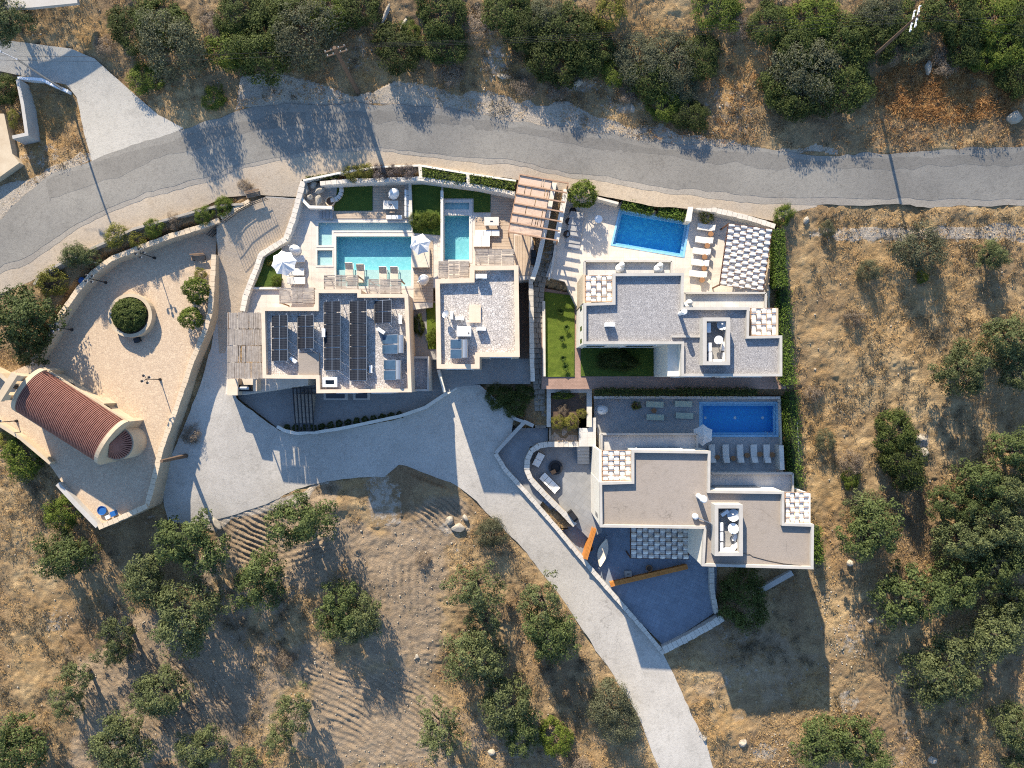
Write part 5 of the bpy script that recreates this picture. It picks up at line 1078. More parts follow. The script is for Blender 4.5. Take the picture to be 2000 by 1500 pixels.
# fire pit, grill, hammock
p = P(1085, 913, ZE+.3); t = thing('fire_pit', 'round dark fire pit table on the lounge patio', 'fire pit', (p.x, p.y, ZE))
MB().lathe((p.x, p.y, ZE), [(.78, 0), (.82, .38), (.55, .38), (.5, .2)], 28, False).build('rim', 'darkmetal', t); MB().lathe((p.x, p.y, ZE+.05), [(.55, 0), (.55, .16)], 20).build('ash_bed', 'black', t); MB().box((p.x-.25, p.y-.5, ZE+.45), (.55, .45, .1), .5).build('log_tray', 'rope', t)
p = P(1119, 1008, ZE+.7); t = thing('outdoor_grill', 'black grill cabinet at the lower end of the patio wall', 'grill', (p.x, p.y, ZE)); MB().box((p.x, p.y, ZE+.4), (1.3, .6, .8), R(-52)).build('cabinet', 'black', t); MB().box((p.x, p.y, ZE+.86), (.8, .5, .12), R(-52)).build('lid', 'darkmetal', t)
p = P(1042, 502, ZA+.8); t = thing('outdoor_grill', 'black barbecue below the wooden pergola', 'grill', (p.x-.1, p.y, ZA)); MB().box((p.x, p.y, ZA+.4), (.55, 1.5, .8)).build('cabinet', 'black', t); MB().box((p.x, p.y+.3, ZA+.9), (.5, .7, .2)).build('lid', 'black', t)
p = P(477, 758, -1.1); t = thing('outdoor_grill', 'steel barbecue in the service corner under the reed roof', 'grill', (p.x, p.y, -1.8)); MB().box((p.x, p.y, -1.4), (1.5, .7, .8)).build('cabinet', 'black', t); MB().tube((p.x-.6, p.y, -.95), (p.x+.6, p.y, -.95), .16, n=12).build('lid', 'steel', t)
for (x0, y0, x1, y1) in ((444, 740, 464, 772), (494, 740, 502, 764)): wing(t, 'side_wall', [(x0, y0), (x1, y0), (x1, y1), (x0, y1)], -.6, -2.0, 'beige')
a = P(1184, 1052, -6.3); b = P(1171, 1105, -6.3); t = thing('hammock', 'pale hammock on a stand on the slate terrace', 'hammock', ((a.x+b.x)/2, (a.y+b.y)/2, -7)); mb = MB(); n = 14; d = (b-a).normalized(); nr = Vector((-d.y, d.x, 0)); vs_ = []
for i in range(n+1):
    u = i/n; w = .08+.5*math.sin(math.pi*u); z = -6.1-.45*math.sin(math.pi*u); c_ = a.lerp(b, u)
    for s in (-1, -.4, .4, 1): vs_.append((c_.x+nr.x*w*s, c_.y+nr.y*w*s, z+.18*abs(s)**2))
mb.add(vs_, [(4*i+j, 4*i+j+1, 4*i+5+j, 4*i+4+j) for i in range(n) for j in range(3)]); mb.build('cloth', 'beigecloth', t, smooth=True)
for e in (a-d*.3, b+d*.3): MB().bar((e.x, e.y, -7), (e.x, e.y, -6.0), .06).build('stand_post', 'steel', t)
MB().bar((a.x, a.y, -6.95), (b.x, b.y, -6.95), .07).build('stand_bar', 'steel', t)
# pots
def pot(label, x, y, z, r, m='terracotta', plant=None):
    p = P(x, y, z+.4); t = thing('plant_pot', label, 'pot', (p.x, p.y, z)); MB().lathe((p.x, p.y, z), [(r*.6, 0), (r, .3), (r*.95, .5), (r*.8, .5), (r*.75, .38)], 16, False).build('pot', m, t); MB().lathe((p.x, p.y, z+.3), [(r*.8, 0), (r*.8, .06)], 14).build('soil', 'soil', t); return t
pot('pale round pot with dark hollow beside the corner rockery', 645, 393, ZA, .55, 'coping3')
for x, y, l in [(1119,412,'topmost dark pot on the grey steps'),(1111,432,'middle dark pot on the grey steps'),(1107,457,'lowest dark pot on the grey steps')]: pot(l, x, y, ZA-.2, .38, 'black')
pot('terracotta pot beside the orange timber screen', 1152, 1071, -7, .4); pot('round stone pot on the slate terrace', 1268, 1110, -7, .38, 'rope'); pot('terracotta pot on the lower pool terrace', 1240, 793, ZD, .35)
p = P(1169, 428, ZA+.7); t = thing('round_table', 'small round white table near the tilted blue pool', 'table', (p.x, p.y, ZA)); MB().lathe((p.x, p.y, ZA+.66), [(.42, 0), (.42, .04)], 20).build('top', 'whitemetal', t); MB().tube((p.x, p.y, ZA), (p.x, p.y, ZA+.66), .05).build('leg', 'steel', t)
t = thing('garden_steps', 'grey steps with dark pots along the broad white wall', 'steps', (*P(1125, 445, ZA).xy, ZA))
for i in range(6): wing(t, 'step', [(1112-i*1.6+3, 412+i*12), (1142-i*1.6, 416+i*12), (1139-i*1.6, 429+i*12), (1108-i*1.6+3, 425+i*12)], ZA+.42-i*.07, ZA-.3, 'terr_grey')
for i in range(3): 
    pass
t = thing('garden_steps', 'short flight of steps between the left terrace and the deck', 'steps', (*P(638, 420, ZA).xy, ZA))
for i in range(4): wing(t, 'step', [(624+i*6.5, 411), (630+i*6.5, 411), (630+i*6.5, 427), (624+i*6.5, 427)], ZA+.1+i*.1, ZA-.1, 'terr_grey')
# rocks of the corner rockery
def rock_mesh(seed):
    r_ = random.Random(seed); mb = MB(); import bmesh
    bm = bmesh.new(); bmesh.ops.create_icosphere(bm, subdivisions=2, radius=1)
    ax = [(Vector((r_.uniform(-1, 1), r_.uniform(-1, 1), r_.uniform(-1, 1))).normalized(), r_.uniform(.55, .9)) for _ in range(9)]
    for v in bm.verts:
        for a_, d_ in ax:
            k = v.co.dot(a_)
            if k > d_: v.co -= a_*(k-d_)
        v.co *= r_.uniform(.96, 1.04)
    me = bpy.data.meshes.new('rock'); bm.to_mesh(me); bm.free(); me.materials.append(M['rock']); return me
RM = [rock_mesh(i) for i in range(6)]
def rock(label, x, y, sx, sy, h, k, rz=0, z=None, group='boulders'):
    p = PG(x, y, h*.4) if z is None else P(x, y, z); o = new_obj('boulder', RM[k % 6]); o.location = p+Vector((0, 0, h*.15)); o.scale = (sx, sy, h); o.rotation_euler = (0, 0, rz); return tag(o, label, 'rock', group)
for i, (x, y, a_, b_, l) in enumerate([(596,368,.45,.8,'tall dark-sided rock at the left of the corner rockery'),(612,362,.5,.4,'flat pale rock at the top of the corner rockery'),(624,372,.5,.7,'long leaning rock in the middle of the corner rockery'),(606,385,.4,.35,'small rock at the bottom of the corner rockery'),(622,390,.45,.75,'pale slanting rock right in the corner rockery')]): rock(l, x, y, a_, b_, .4, i, i*.7, -.8, 'rocks of the corner rockery')
c = P(645, 370, ZA+.5); t = thing('stone_bench', 'curved white stone seat beside the corner rockery', 'seat', (c.x, c.y, ZA))
for i in range(9): a_ = R(-80)+R(19)*i; MB().box((c.x+1.15*math.cos(a_), c.y+1.15*math.sin(a_), ZA+.22), (.42, .36, .44), a_).build('seat_block', 'coping', t)
wb = [(895,1030,.9,.6,'largest pale boulder beside the mound above the driveway'),(878,1018,.6,.5,'boulder left of the largest one by the driveway mound'),(908,1012,.5,.4,'small boulder at the top of the driveway mound'),(1450,1452,.7,.5,'pale boulder at the right side of the lower driveway'),(1377,1443,.5,.4,'boulder on the right edge of the lower driveway'),(1985,228,.9,.8,'pale rounded boulder at the right edge above the road'),(1813,131,.8,.4,'flat pale boulder among the orange grass'),(1576,430,.35,.5,'white stone near the top of the tall hedge'),(1800,858,.5,1.0,'long white rock outcrop in the right field'),(1806,885,.8,.6,'lower lump of the white rock outcrop in the right field'),(1823,1485,.6,.5,'boulder at the bottom right field track'),(1200,1250,.3,.3,'x'),(985,150,.9,.35,'long pale stone slab in the dry grass above the road'),(755,22,1.3,.25,'long pale slab leaning at the top'),(790,45,.25,.9,'narrow pale slab beside the top bush'),(1130,160,.7,.4,'white stone heap above the gravel verge'),(1235,210,.6,.35,'white stones at the verge below the bushes'),(960,1470,.5,.4,'boulder below the bottom olive tree'),(815,1282,.3,.3,'lone stone on the tilled track'),(1660,1100,.45,.4,'stone on the path right of the beige roof villa'),(1700,1210,.45,.4,'pale stone beside the right olive trees'),(420,1020,1.1,.4,'long pale rock at the end of the concrete drive')]
for i, (x, y, a_, b_, l) in enumerate(wb):
    if l != 'x': rock(l, x, y, a_, b_, min(a_, b_)*.9, i, i*1.3)

# ------------------------------------------------------------------ stone path with single slabs
pth = [(1094,372,-.7),(1084,420,-1.0),(1073,470,-1.4),(1063,520,-1.8),(1053,560,-2.2),(1050,600,-2.5),(1050,650,-2.9),(1051,700,-3.4),(1052,740,-3.8),(1054,780,-4.3),(1056,836,-5.0)]
pp = [P(*q_) for q_ in pth]; st = thing('stone_path', 'narrow stone-slab path running down between the villas', 'path', (pp[-1].x, pp[-1].y, -5.4)); st['kind'] = 'structure'
for a_, b_ in zip(pp, pp[1:]):
    L = (b_-a_).length; n = max(1, round(L/.62)); d = (b_-a_).normalized(); rz = math.atan2(d.y, d.x); nr = Vector((-d.y, d.x, 0)).normalized()
    for i in range(n):
        c_ = a_.lerp(b_, (i+.5)/n); sp_ = random.uniform(-.2, .2); W_ = 1.25
        for s0, s1 in ((-W_/2, sp_), (sp_, W_/2)):
            m_ = c_+nr*((s0+s1)/2); MB().box((m_.x, m_.y, c_.z-.35+random.uniform(-.015, .015)), (L/n*.95, (s1-s0)-.05, .7), rz).build('paving_slab', 'slabstone', st)
# planting bed frame
pb = thing('raised_bed', 'square stone raised bed with brown soil beside the stone path', 'planter', (*P(1111, 797, -4).xy, -5.2))
for (x0, y0, x1, y1) in ((1068, 759, 1156, 767), (1068, 767, 1076, 834), (1146, 767, 1156, 834)): wing(pb, 'bed_wall', [(x0, y0), (x1, y0), (x1, y1), (x0, y1)], -3.9, -5.4, 'coping2')
wing(pb, 'soil', [(1072,764),(1150,764),(1150,836),(1072,836)], -4.2, -5.4, 'soil')

# ------------------------------------------------------------------ poles, lamps, wires
def utility_pole(label, bx, by, h, cross, arm=True, lampm=False):
    p = PG(bx, by); t = thing('utility_pole', label, 'pole', p, 'utility poles'); top = p+Vector((0, 0, h))
    MB().tube(p-Vector((0, 0, .5)), top, .25 if cross < 1 else .19, .17 if cross < 1 else .12, n=10).build('shaft', 'polewood', t)
    if arm:
        d = Vector((math.cos(cross), math.sin(cross), 0))
        for k, zz in enumerate((h-.3, h-1.1)):
            MB().bar(p+Vector((0, 0, zz))-d*(1.0), p+Vector((0, 0, zz))+d*(1.0), .1).build('crossarm', 'whitemetal' if cross > 1 else 'polewood', t)
            for s in (-.9, -.35, .35, .9): MB().lathe(p+Vector((0, 0, zz+.05))+d*s, [(.05, 0), (.07, .08), (.04, .2)], 8).build('insulator', 'whitemetal' if cross > 1 else 'steel', t)
    return top
t1 = utility_pole('dark wooden utility pole beside the road at upper centre', 698, 178, 9.6, .3)
t2 = utility_pole('pale wooden utility pole with white crossarms at upper right', 1697, 118, 9.0, 1.35)
t3 = utility_pole('short wooden pole on the concrete drive below the chapel', 364, 890, 5.6, 0, False)
p = PG(128, 178); t = thing('street_lamp', 'tall metal street lamp beside the side lane at the left', 'street lamp', p)
MB().tube(p, p+Vector((0, 0, 7.4)), .13, .09).build('pole', 'steel', t); MB().tube(p+Vector((0, 0, 7.3)), p+Vector((-1.2, .5, 7.8)), .04).build('arm', 'steel', t); MB().box(p+Vector((-1.5, .62, 7.8)), (.7, .25, .12), -.4).build('lamp_head', 'steel', t)
def wire(label, a_, b_, sag):
    mb = MB(); n = 24; pts = [a_.lerp(b_, i/n)-Vector((0, 0, sag*4*(i/n)*(1-i/n))) for i in range(n+1)]
    [mb.tube(u, v, .014, n=4, cap=False) for u, v in zip(pts, pts[1:])]; mb.build('power_line', 'black', None, label, 'wire', 'overhead power lines')
wl0 = P(-40, 108, 8.2)
wire('overhead wire from the left edge to the dark utility pole', wl0, t1-Vector((0, 0, .2)), .8); wire('lower wire from the left edge to the dark utility pole', wl0-Vector((0, 0, .9)), t1-Vector((.2, 0, 1.0)), .9)
for i, l in enumerate(['uppermost wire between the two tall utility poles', 'second wire between the two tall utility poles', 'third wire between the two tall utility poles', 'lowest wire between the two tall utility poles']): wire(l, t1+Vector((.3*i-.4, .15*i, -.1*i)), t2+Vector((0, .5*i-.6, -.15*i)), .7+.1*i)
for i, l in enumerate(['upper wire from the pale pole to the right edge', 'middle wire from the pale pole to the right edge', 'lower wire from the pale pole to the right edge']): wire(l, t2+Vector((0, .5*i-.6, -.15*i)), P(2060, 20+i*30, 9.0), .4)
def lamp_proto():
    t = thing('square_lamp', 'x', 'lamp', (0, 0, 0)); MB().lathe((0, 0, 0), [(.16, 0), (.12, .25), (.06, .4)], 12).build('base', 'darkmetal', t); MB().tube((0, 0, .3), (0, 0, 3.1), .055, .04).build('post', 'darkmetal', t)
    for i in range(4):
        a_ = i*math.pi/2+.2; d = Vector((math.cos(a_), math.sin(a_), 0)); MB().tube((0, 0, 2.9), d*.42+Vector((0, 0, 2.9)), .025).build('arm', 'darkmetal', t); o = MB().lathe(d*.42+Vector((0, 0, 2.92)), [(.05, 0), (.12, .05), (.13, .22)], 12).build('lantern', 'whitemetal', t); MB().lathe(d*.42+Vector((0, 0, 3.14)), [(.15, 0), (.05, .1)], 12).build('lantern_cap', 'darkmetal', o)
    return Proto(t)
LP = lamp_proto(); g = 'four-armed lamps on the chapel square'
for x, y, rz, l in [(302,504,0,'four-armed lamp post nearest the square gate'),(207,552,.5,'four-armed lamp post between the curved wall and the round planter'),(141,644,.9,'four-armed lamp post above the chapel at the left wall'),(313,741,.3,'four-armed lamp post below the round planter'),(33,822,.2,'four-armed lamp post behind the chapel at the left edge')]: LP.put(P(x, y, -2), rz, l, 1.0, g)
# flag pole with blue and white flag, bench, boxes
p = P(205, 517, -1.95); t = thing('flag_pole', 'leaning white flag pole with a limp blue and white flag', 'flag', p); top = p+Vector((-1.2, .2, 3.2)); MB().tube(p, top, .03).build('pole', 'whitemetal', t)
mb = [MB(), MB()]
for k in range(9): 
    s = top-(top-p).normalized()*(.1+.11*k); e = s+Vector((-.1, -.05, -1.0)); mb[k % 2].add([s, s-(top-p).normalized()*.11, e-(top-p).normalized()*.06+Vector((.12*math.sin(k), .1*math.cos(k*1.3), 0)), e], [(0, 1, 2, 3)])
mb[0].build('blue_stripes', M.setdefault('flagblue', mat('flag_blue', (.03, .12, .40), None)), t)['kind'] = 'stuff'; mb[1].build('white_stripes', 'cloth', t)['kind'] = 'stuff'
def bench(label, x, y, z, rz):
    p = P(x, y, z+.4); t = thing('park_bench', label, 'bench', (p.x, p.y, z)); r_ = Matrix.Rotation(rz, 3, 'Z')
    for i in range(4): c_ = r_@Vector((0, -.2+.13*i, 0)); MB().box((p.x+c_.x, p.y+c_.y, z+.44), (1.5, .1, .04), rz).build('seat_slat', 'wood', t)
    for i in range(3): c_ = r_@Vector((0, .3+.03*i, 0)); MB().box((p.x+c_.x, p.y+c_.y, z+.56+.12*i), (1.5, .03, .09), rz).build('back_slat', 'wood', t)
    for s in (-.6, .6): c_ = r_@Vector((s, 0, 0)); MB().box((p.x+c_.x, p.y+c_.y, z+.21), (.06, .5, .42), rz).build('leg', 'darkmetal', t)
bench('slatted bench at the right wall of the chapel square', 387, 503, -2, R(5)); bench('grey roadside bench above the square gate', 495, 380, -.2, R(12))
for x, y, c_, l in [(253,489,'terracotta','reddish wooden box against the curved square wall'),(200,517,'black','dark box at the foot of the flag pole'),(267,664,'darkmetal','dark box at the foot of the round planter')]:
    p = P(x, y, -1.6); t = thing('storage_box', l, 'box', (p.x, p.y, -2)); MB().box((p.x, p.y, -1.8), (.6, .45, .4), .4).build('body', c_, t); MB().box((p.x, p.y, -1.57), (.64, .49, .06), .4).build('lid', c_, t)
p = P(163, 549, -1.6); t = thing('plastic_bin', 'blue plastic bin against the curved square wall', 'bin', (p.x, p.y, -2)); MB().lathe((p.x, p.y, -2), [(.25, 0), (.34, .7), (.36, .72)], 14).build('body', 'blue', t); MB().lathe((p.x, p.y, -1.28), [(.37, 0), (.2, .1), (.03, .12)], 14).build('lid', 'blue', t)
p = P(199, 997, -1.7); t = thing('round_tub', 'round blue tub at the bottom corner of the chapel square', 'tub', (p.x, p.y, -2)); MB().lathe((p.x, p.y, -2), [(.4, 0), (.5, .35), (.46, .35), (.38, .1)], 20, False).build('shell', 'blue', t); MB().lathe((p.x, p.y, -1.95), [(.42, 0), (.42, .2)], 16).build('water', 'blue', t)
p = P(222, 1003, -1.7); t = thing('storage_box', 'dark blue crate beside the round tub', 'box', (p.x, p.y, -2)); MB().box((p.x, p.y, -1.75), (.55, .55, .5), .4).build('body', 'blue', t)
p = P(210, 1010, -1.7); t = thing('storage_box', 'small white box below the round tub', 'box', (p.x, p.y, -2)); MB().box((p.x, p.y, -1.85), (.5, .4, .3), .4).build('body', 'whitemetal', t)
# metal gate leaf and railing at the square entrance
t = thing('metal_gate', 'dark metal gate leaf standing open at the square entrance', 'gate', (*P(425, 445, -1).xy, -2)); a_ = P(424, 440, -.6); b_ = P(404, 458, -.6)
for z in (-.5, -1.2, -1.9): MB().bar((a_.x, a_.y, z), (b_.x, b_.y, z), .05).build('rail', 'darkmetal', t)
for i in range(11): c_ = a_.lerp(b_, i/10); MB().bar((c_.x, c_.y, -1.95), (c_.x, c_.y, -.4), .035).build('bar', 'darkmetal', t)
t = thing('metal_railing', 'dark metal railing on the wall along the cobbled ramp', 'railing', (*P(425, 445, -.5).xy, -2.2)); rl = [P(431, 432, .6), P(459, 410, .7), P(488, 395, .8), P(517, 385, .8)]
for u, v in zip(rl, rl[1:]):
    for dz in (0, -.45, -.9): MB().bar(u+Vector((0, 0, dz)), v+Vector((0, 0, dz)), .04).build('rail', 'darkmetal', t)
    for i in range(7): c_ = u.lerp(v, i/6); MB().bar(c_-Vector((0, 0, 1.0)), c_, .035).build('bar', 'darkmetal', t)
# ------------------------------------------------------------------ plants
def leaf_mat(name, dark, light, tint=0.25, trans=0.22):
    t = NT(name); t.setp(0.7, spec=.15)
    a = t.new('ShaderNodeAttribute', attribute_name='rnd'); oi = t.new('ShaderNodeObjectInfo')
    c = t.mix(a.outputs['Fac'], dark, light)
    c = t.mix(t.rng(oi.outputs['Random'], 0, 1, 1-tint, 1+tint), (0, 0, 0), c)
    t.color(c); tr = t.new('ShaderNodeBsdfTranslucent'); t.link(c, tr.inputs[0]); mx = t.new('ShaderNodeMixShader'); mx.inputs[0].default_value = trans
    t.link(t.b.outputs[0], mx.inputs[1]); t.link(tr.outputs[0], mx.inputs[2]); t.link(mx.outputs[0], t.out.inputs[0]); return t.m
M['olive'] = leaf_mat('olive_leaves', (0.024, 0.036, 0.012), (0.160, 0.180, 0.074))
M['olive2'] = leaf_mat('dark_olive_leaves', (0.020, 0.034, 0.009), (0.125, 0.155, 0.052), .3)
M['maquis'] = leaf_mat('dark_evergreen_leaves', (0.018, 0.030, 0.008), (0.100, 0.125, 0.030), .35)
M['bright'] = leaf_mat('bright_green_leaves', (0.035, 0.062, 0.008), (0.150, 0.185, 0.03))
M['greybush'] = leaf_mat('grey_olive_leaves', (0.035, 0.040, 0.022), (0.150, 0.155, 0.088))
M['dry'] = leaf_mat('dry_grey_twigs', (0.15, 0.115, 0.08), (0.34, 0.27, 0.20))
M['yellow'] = leaf_mat('yellow_green_leaves', (0.085, 0.09, 0.014), (0.25, 0.235, 0.05))
M['hedge'] = leaf_mat('clipped_hedge_leaves', (0.055, 0.10, 0.014), (0.15, 0.215, 0.035))
M['purple'] = leaf_mat('purple_grey_leaves', (0.07, 0.055, 0.05), (0.22, 0.18, 0.16))
M['straw'] = leaf_mat('dry_straw', (0.25, 0.16, 0.07), (0.55, 0.38, 0.18), 0)
M['rust'] = leaf_mat('rusty_dry_grass', (0.27, 0.135, 0.05), (0.50, 0.28, 0.11), 0)
M['scrub'] = leaf_mat('low_scrub_twigs', (0.07, 0.06, 0.04), (0.19, 0.16, 0.11), 0)
def unit(v): return v/np.maximum(np.linalg.norm(v, axis=-1, keepdims=True), 1e-6)
def leaves(pos, nrm, size, asp, r):
    """one rhombic leaf blade per point"""
    n = len(pos); t = unit(np.cross(nrm, r.normal(size=(n, 3)))); b = np.cross(nrm, t); L = (size*r.uniform(.65, 1.35, n))[:, None]; w = L*asp
    V = np.stack([pos-t*L*.5, pos+b*w*.5-t*L*.05, pos+t*L*.5, pos-b*w*.5-t*L*.05], 1).reshape(-1, 3)
    return V, np.arange(4*n).reshape(-1, 4)
def crown_mesh(name, m, seed, nclump=85, nleaf=46, size=.075, asp=.5, flat=.82, shell=.5, lump=.3, cr=(.15, .30), zmin=-.55, up=.5):
    r = np.random.default_rng(seed); d = unit(r.normal(size=(nclump*3, 3))); d = d[d[:, 2] > zmin][:nclump]; n = len(d)
    ph = r.uniform(0, 6.28, 6); th = np.arctan2(d[:, 1], d[:, 0]); lf = 1+lump*(.5*np.sin(2*th+ph[0])+.4*np.sin(3*th+ph[1])+.4*np.sin(5*th+ph[2]+2*d[:, 2])); lf = np.clip(lf, .6, 1.22)
    rad = np.clip(r.uniform(shell, 1.0, n)**.6, 0, 1)*lf*.86; C = d*rad[:, None]; C[:, 2] *= flat; R_ = r.uniform(cr[0], cr[1], n); cb = r.uniform(-.18, .22, n)
    q = unit(r.normal(size=(n, nleaf, 3))); k = r.uniform(.6, 1.0, (n, nleaf, 1)); off = q*k*R_[:, None, None]; off[..., 2] *= .75
    pos = (C[:, None]+off).reshape(-1, 3); nrm = unit(unit(off).reshape(-1, 3)*.7+np.repeat(d, nleaf, 0)*.35+np.array([0, 0, up])+r.normal(size=(len(pos), 3))*.45)
    V, F = leaves(pos, nrm, size, asp, r); rnd = np.clip(r.beta(2, 2, len(F))+np.repeat(cb, nleaf), 0, 1)
    return np_mesh(name, V, F, m, attr={'rnd': ('FACE', 'FLOAT', rnd)})
def tree_proto(name, cm, trunk_h=.95, cat='tree', limbs=5, tr=.085, seed=1):
    t = thing(name, 'x', cat, (0, 0, 0)); r_ = random.Random(seed)
    c = new_obj('crown', cm, t); c.location = (0, 0, trunk_h)
    mb = MB(); k = Vector((r_.uniform(-.06, .06), r_.uniform(-.06, .06), trunk_h*.5)); mb.tube((0, 0, -.08), k, tr*1.25, tr*.8, 8, False)
    for i in range(limbs):
        a_ = 2*math.pi*i/limbs+r_.uniform(-.4, .4); e = Vector((math.cos(a_)*r_.uniform(.3, .6), math.sin(a_)*r_.uniform(.3, .6), trunk_h+r_.uniform(-.1, .25))); mid = k.lerp(e, .5)+Vector((0, 0, .06)); mb.tube(k, mid, tr*.62, tr*.4, 6, False); mb.tube(mid, e, tr*.4, tr*.12, 6, False)
    mb.build('trunk', 'trunk', t, origin=False).location = (0, 0, 0)
    return Proto(t)
def protos(kind, m, n, seed, trunk_h, cat, tr=.085, name=None, **kw): return [tree_proto(name or kind, crown_mesh('crown', m, seed+i, **kw), trunk_h, cat, 5, tr, seed+i) for i in range(n)]
OL = protos('olive_tree', 'olive', 4, 10, .80, 'tree', nclump=125, nleaf=78, size=.062, shell=.40, lump=.34, cr=(.13, .23))+protos('olive_tree', 'olive2', 4, 110, .78, 'tree', nclump=105, nleaf=80, size=.066, shell=.35, lump=.5, cr=(.12, .24))
OS = protos('olive_tree', 'olive', 2, 30, .85, 'tree', nclump=70, nleaf=66, size=.062, shell=.25, lump=.45, cr=(.11, .20))     # sparse
MQ = protos('evergreen_bush', 'maquis', 4, 40, .42, 'bush', .05, nclump=130, nleaf=75, size=.058, asp=.6, shell=.7, lump=.26, cr=(.14, .25), flat=.75)
BR = protos('green_bush', 'bright', 3, 50, .42, 'bush', .05, nclump=115, nleaf=70, size=.058, asp=.6, shell=.65, lump=.26, cr=(.14, .25), flat=.75)
GB = protos('grey_bush', 'greybush', 3, 60, .45, 'bush', .05, nclump=120, nleaf=80, size=.055, asp=.45, shell=.55, lump=.25, cr=(.16, .28))
DB = protos('dry_bush', 'dry', 3, 70, .30, 'bush', .03, nclump=60, nleaf=60, size=.13, asp=.13, shell=.3, lump=.25, cr=(.15, .3), flat=.6, up=.1)
YB = protos('yellow_bush', 'yellow', 2, 80, .42, 'bush', .05, nclump=80, nleaf=45, size=.08, asp=.5, shell=.6, lump=.2)
CT = protos('citrus_tree', 'bright', 2, 90, .75, 'tree', .06, nclump=110, nleaf=40, size=.10, asp=.55, shell=.8, lump=.10, cr=(.13, .2), flat=.95)
PB = protos('purple_shrub', 'purple', 1, 95, .5, 'bush', .05, nclump=80, nleaf=40, size=.09, asp=.4, shell=.55, lump=.2)
KIND = {'o': (OL, 'grey-green olive tree', .80, 'olive trees'), 's': (OS, 'sparse olive tree', .85, 'olive trees'), 'm': (MQ, 'dark evergreen bush', .42, 'hillside bushes'), 'b': (BR, 'bright green bush', .42, 'green bushes'), 'g': (GB, 'grey-green bush', .45, 'hillside bushes'), 'd': (DB, 'dry grey-brown bush', .3, 'dry bushes'), 'y': (YB, 'yellow-green shrub', .42, 'yellow shrubs'), 'c': (CT, 'round glossy citrus tree', .75, 'citrus trees'), 'p': (PB, 'purple-grey shrub', .5, 'planter shrubs')}
CNT = {}
def plant(kind, px, py, r, phrase, z=None, sx=1.0, sy=1.0):
    pr, lab, hh, grp = KIND[kind]; i = CNT.get(kind, 0); CNT[kind] = i+1; k = pr[i % len(pr)]
    s = r/18.3*(1.16 if kind in 'osmg' else 1.0); zs = .55 if (kind in 'mbgd' and py < 260 and (px, py) not in ((598, 68), (508, 112), (338, 92))) else 1.0; base = PG(px, py, hh*s*zs) if z is None else Vector((*P(px, py, z+hh*s).xy, z))
    rz = 0 if (sx != 1 or sy != 1) else random.uniform(0, 6.28)
    return k.put(base, rz, lab+' '+phrase, (s*sx*random.uniform(.95, 1.06), s*sy*random.uniform(.95, 1.06), s*zs*random.uniform(.9, 1.1)), grp)
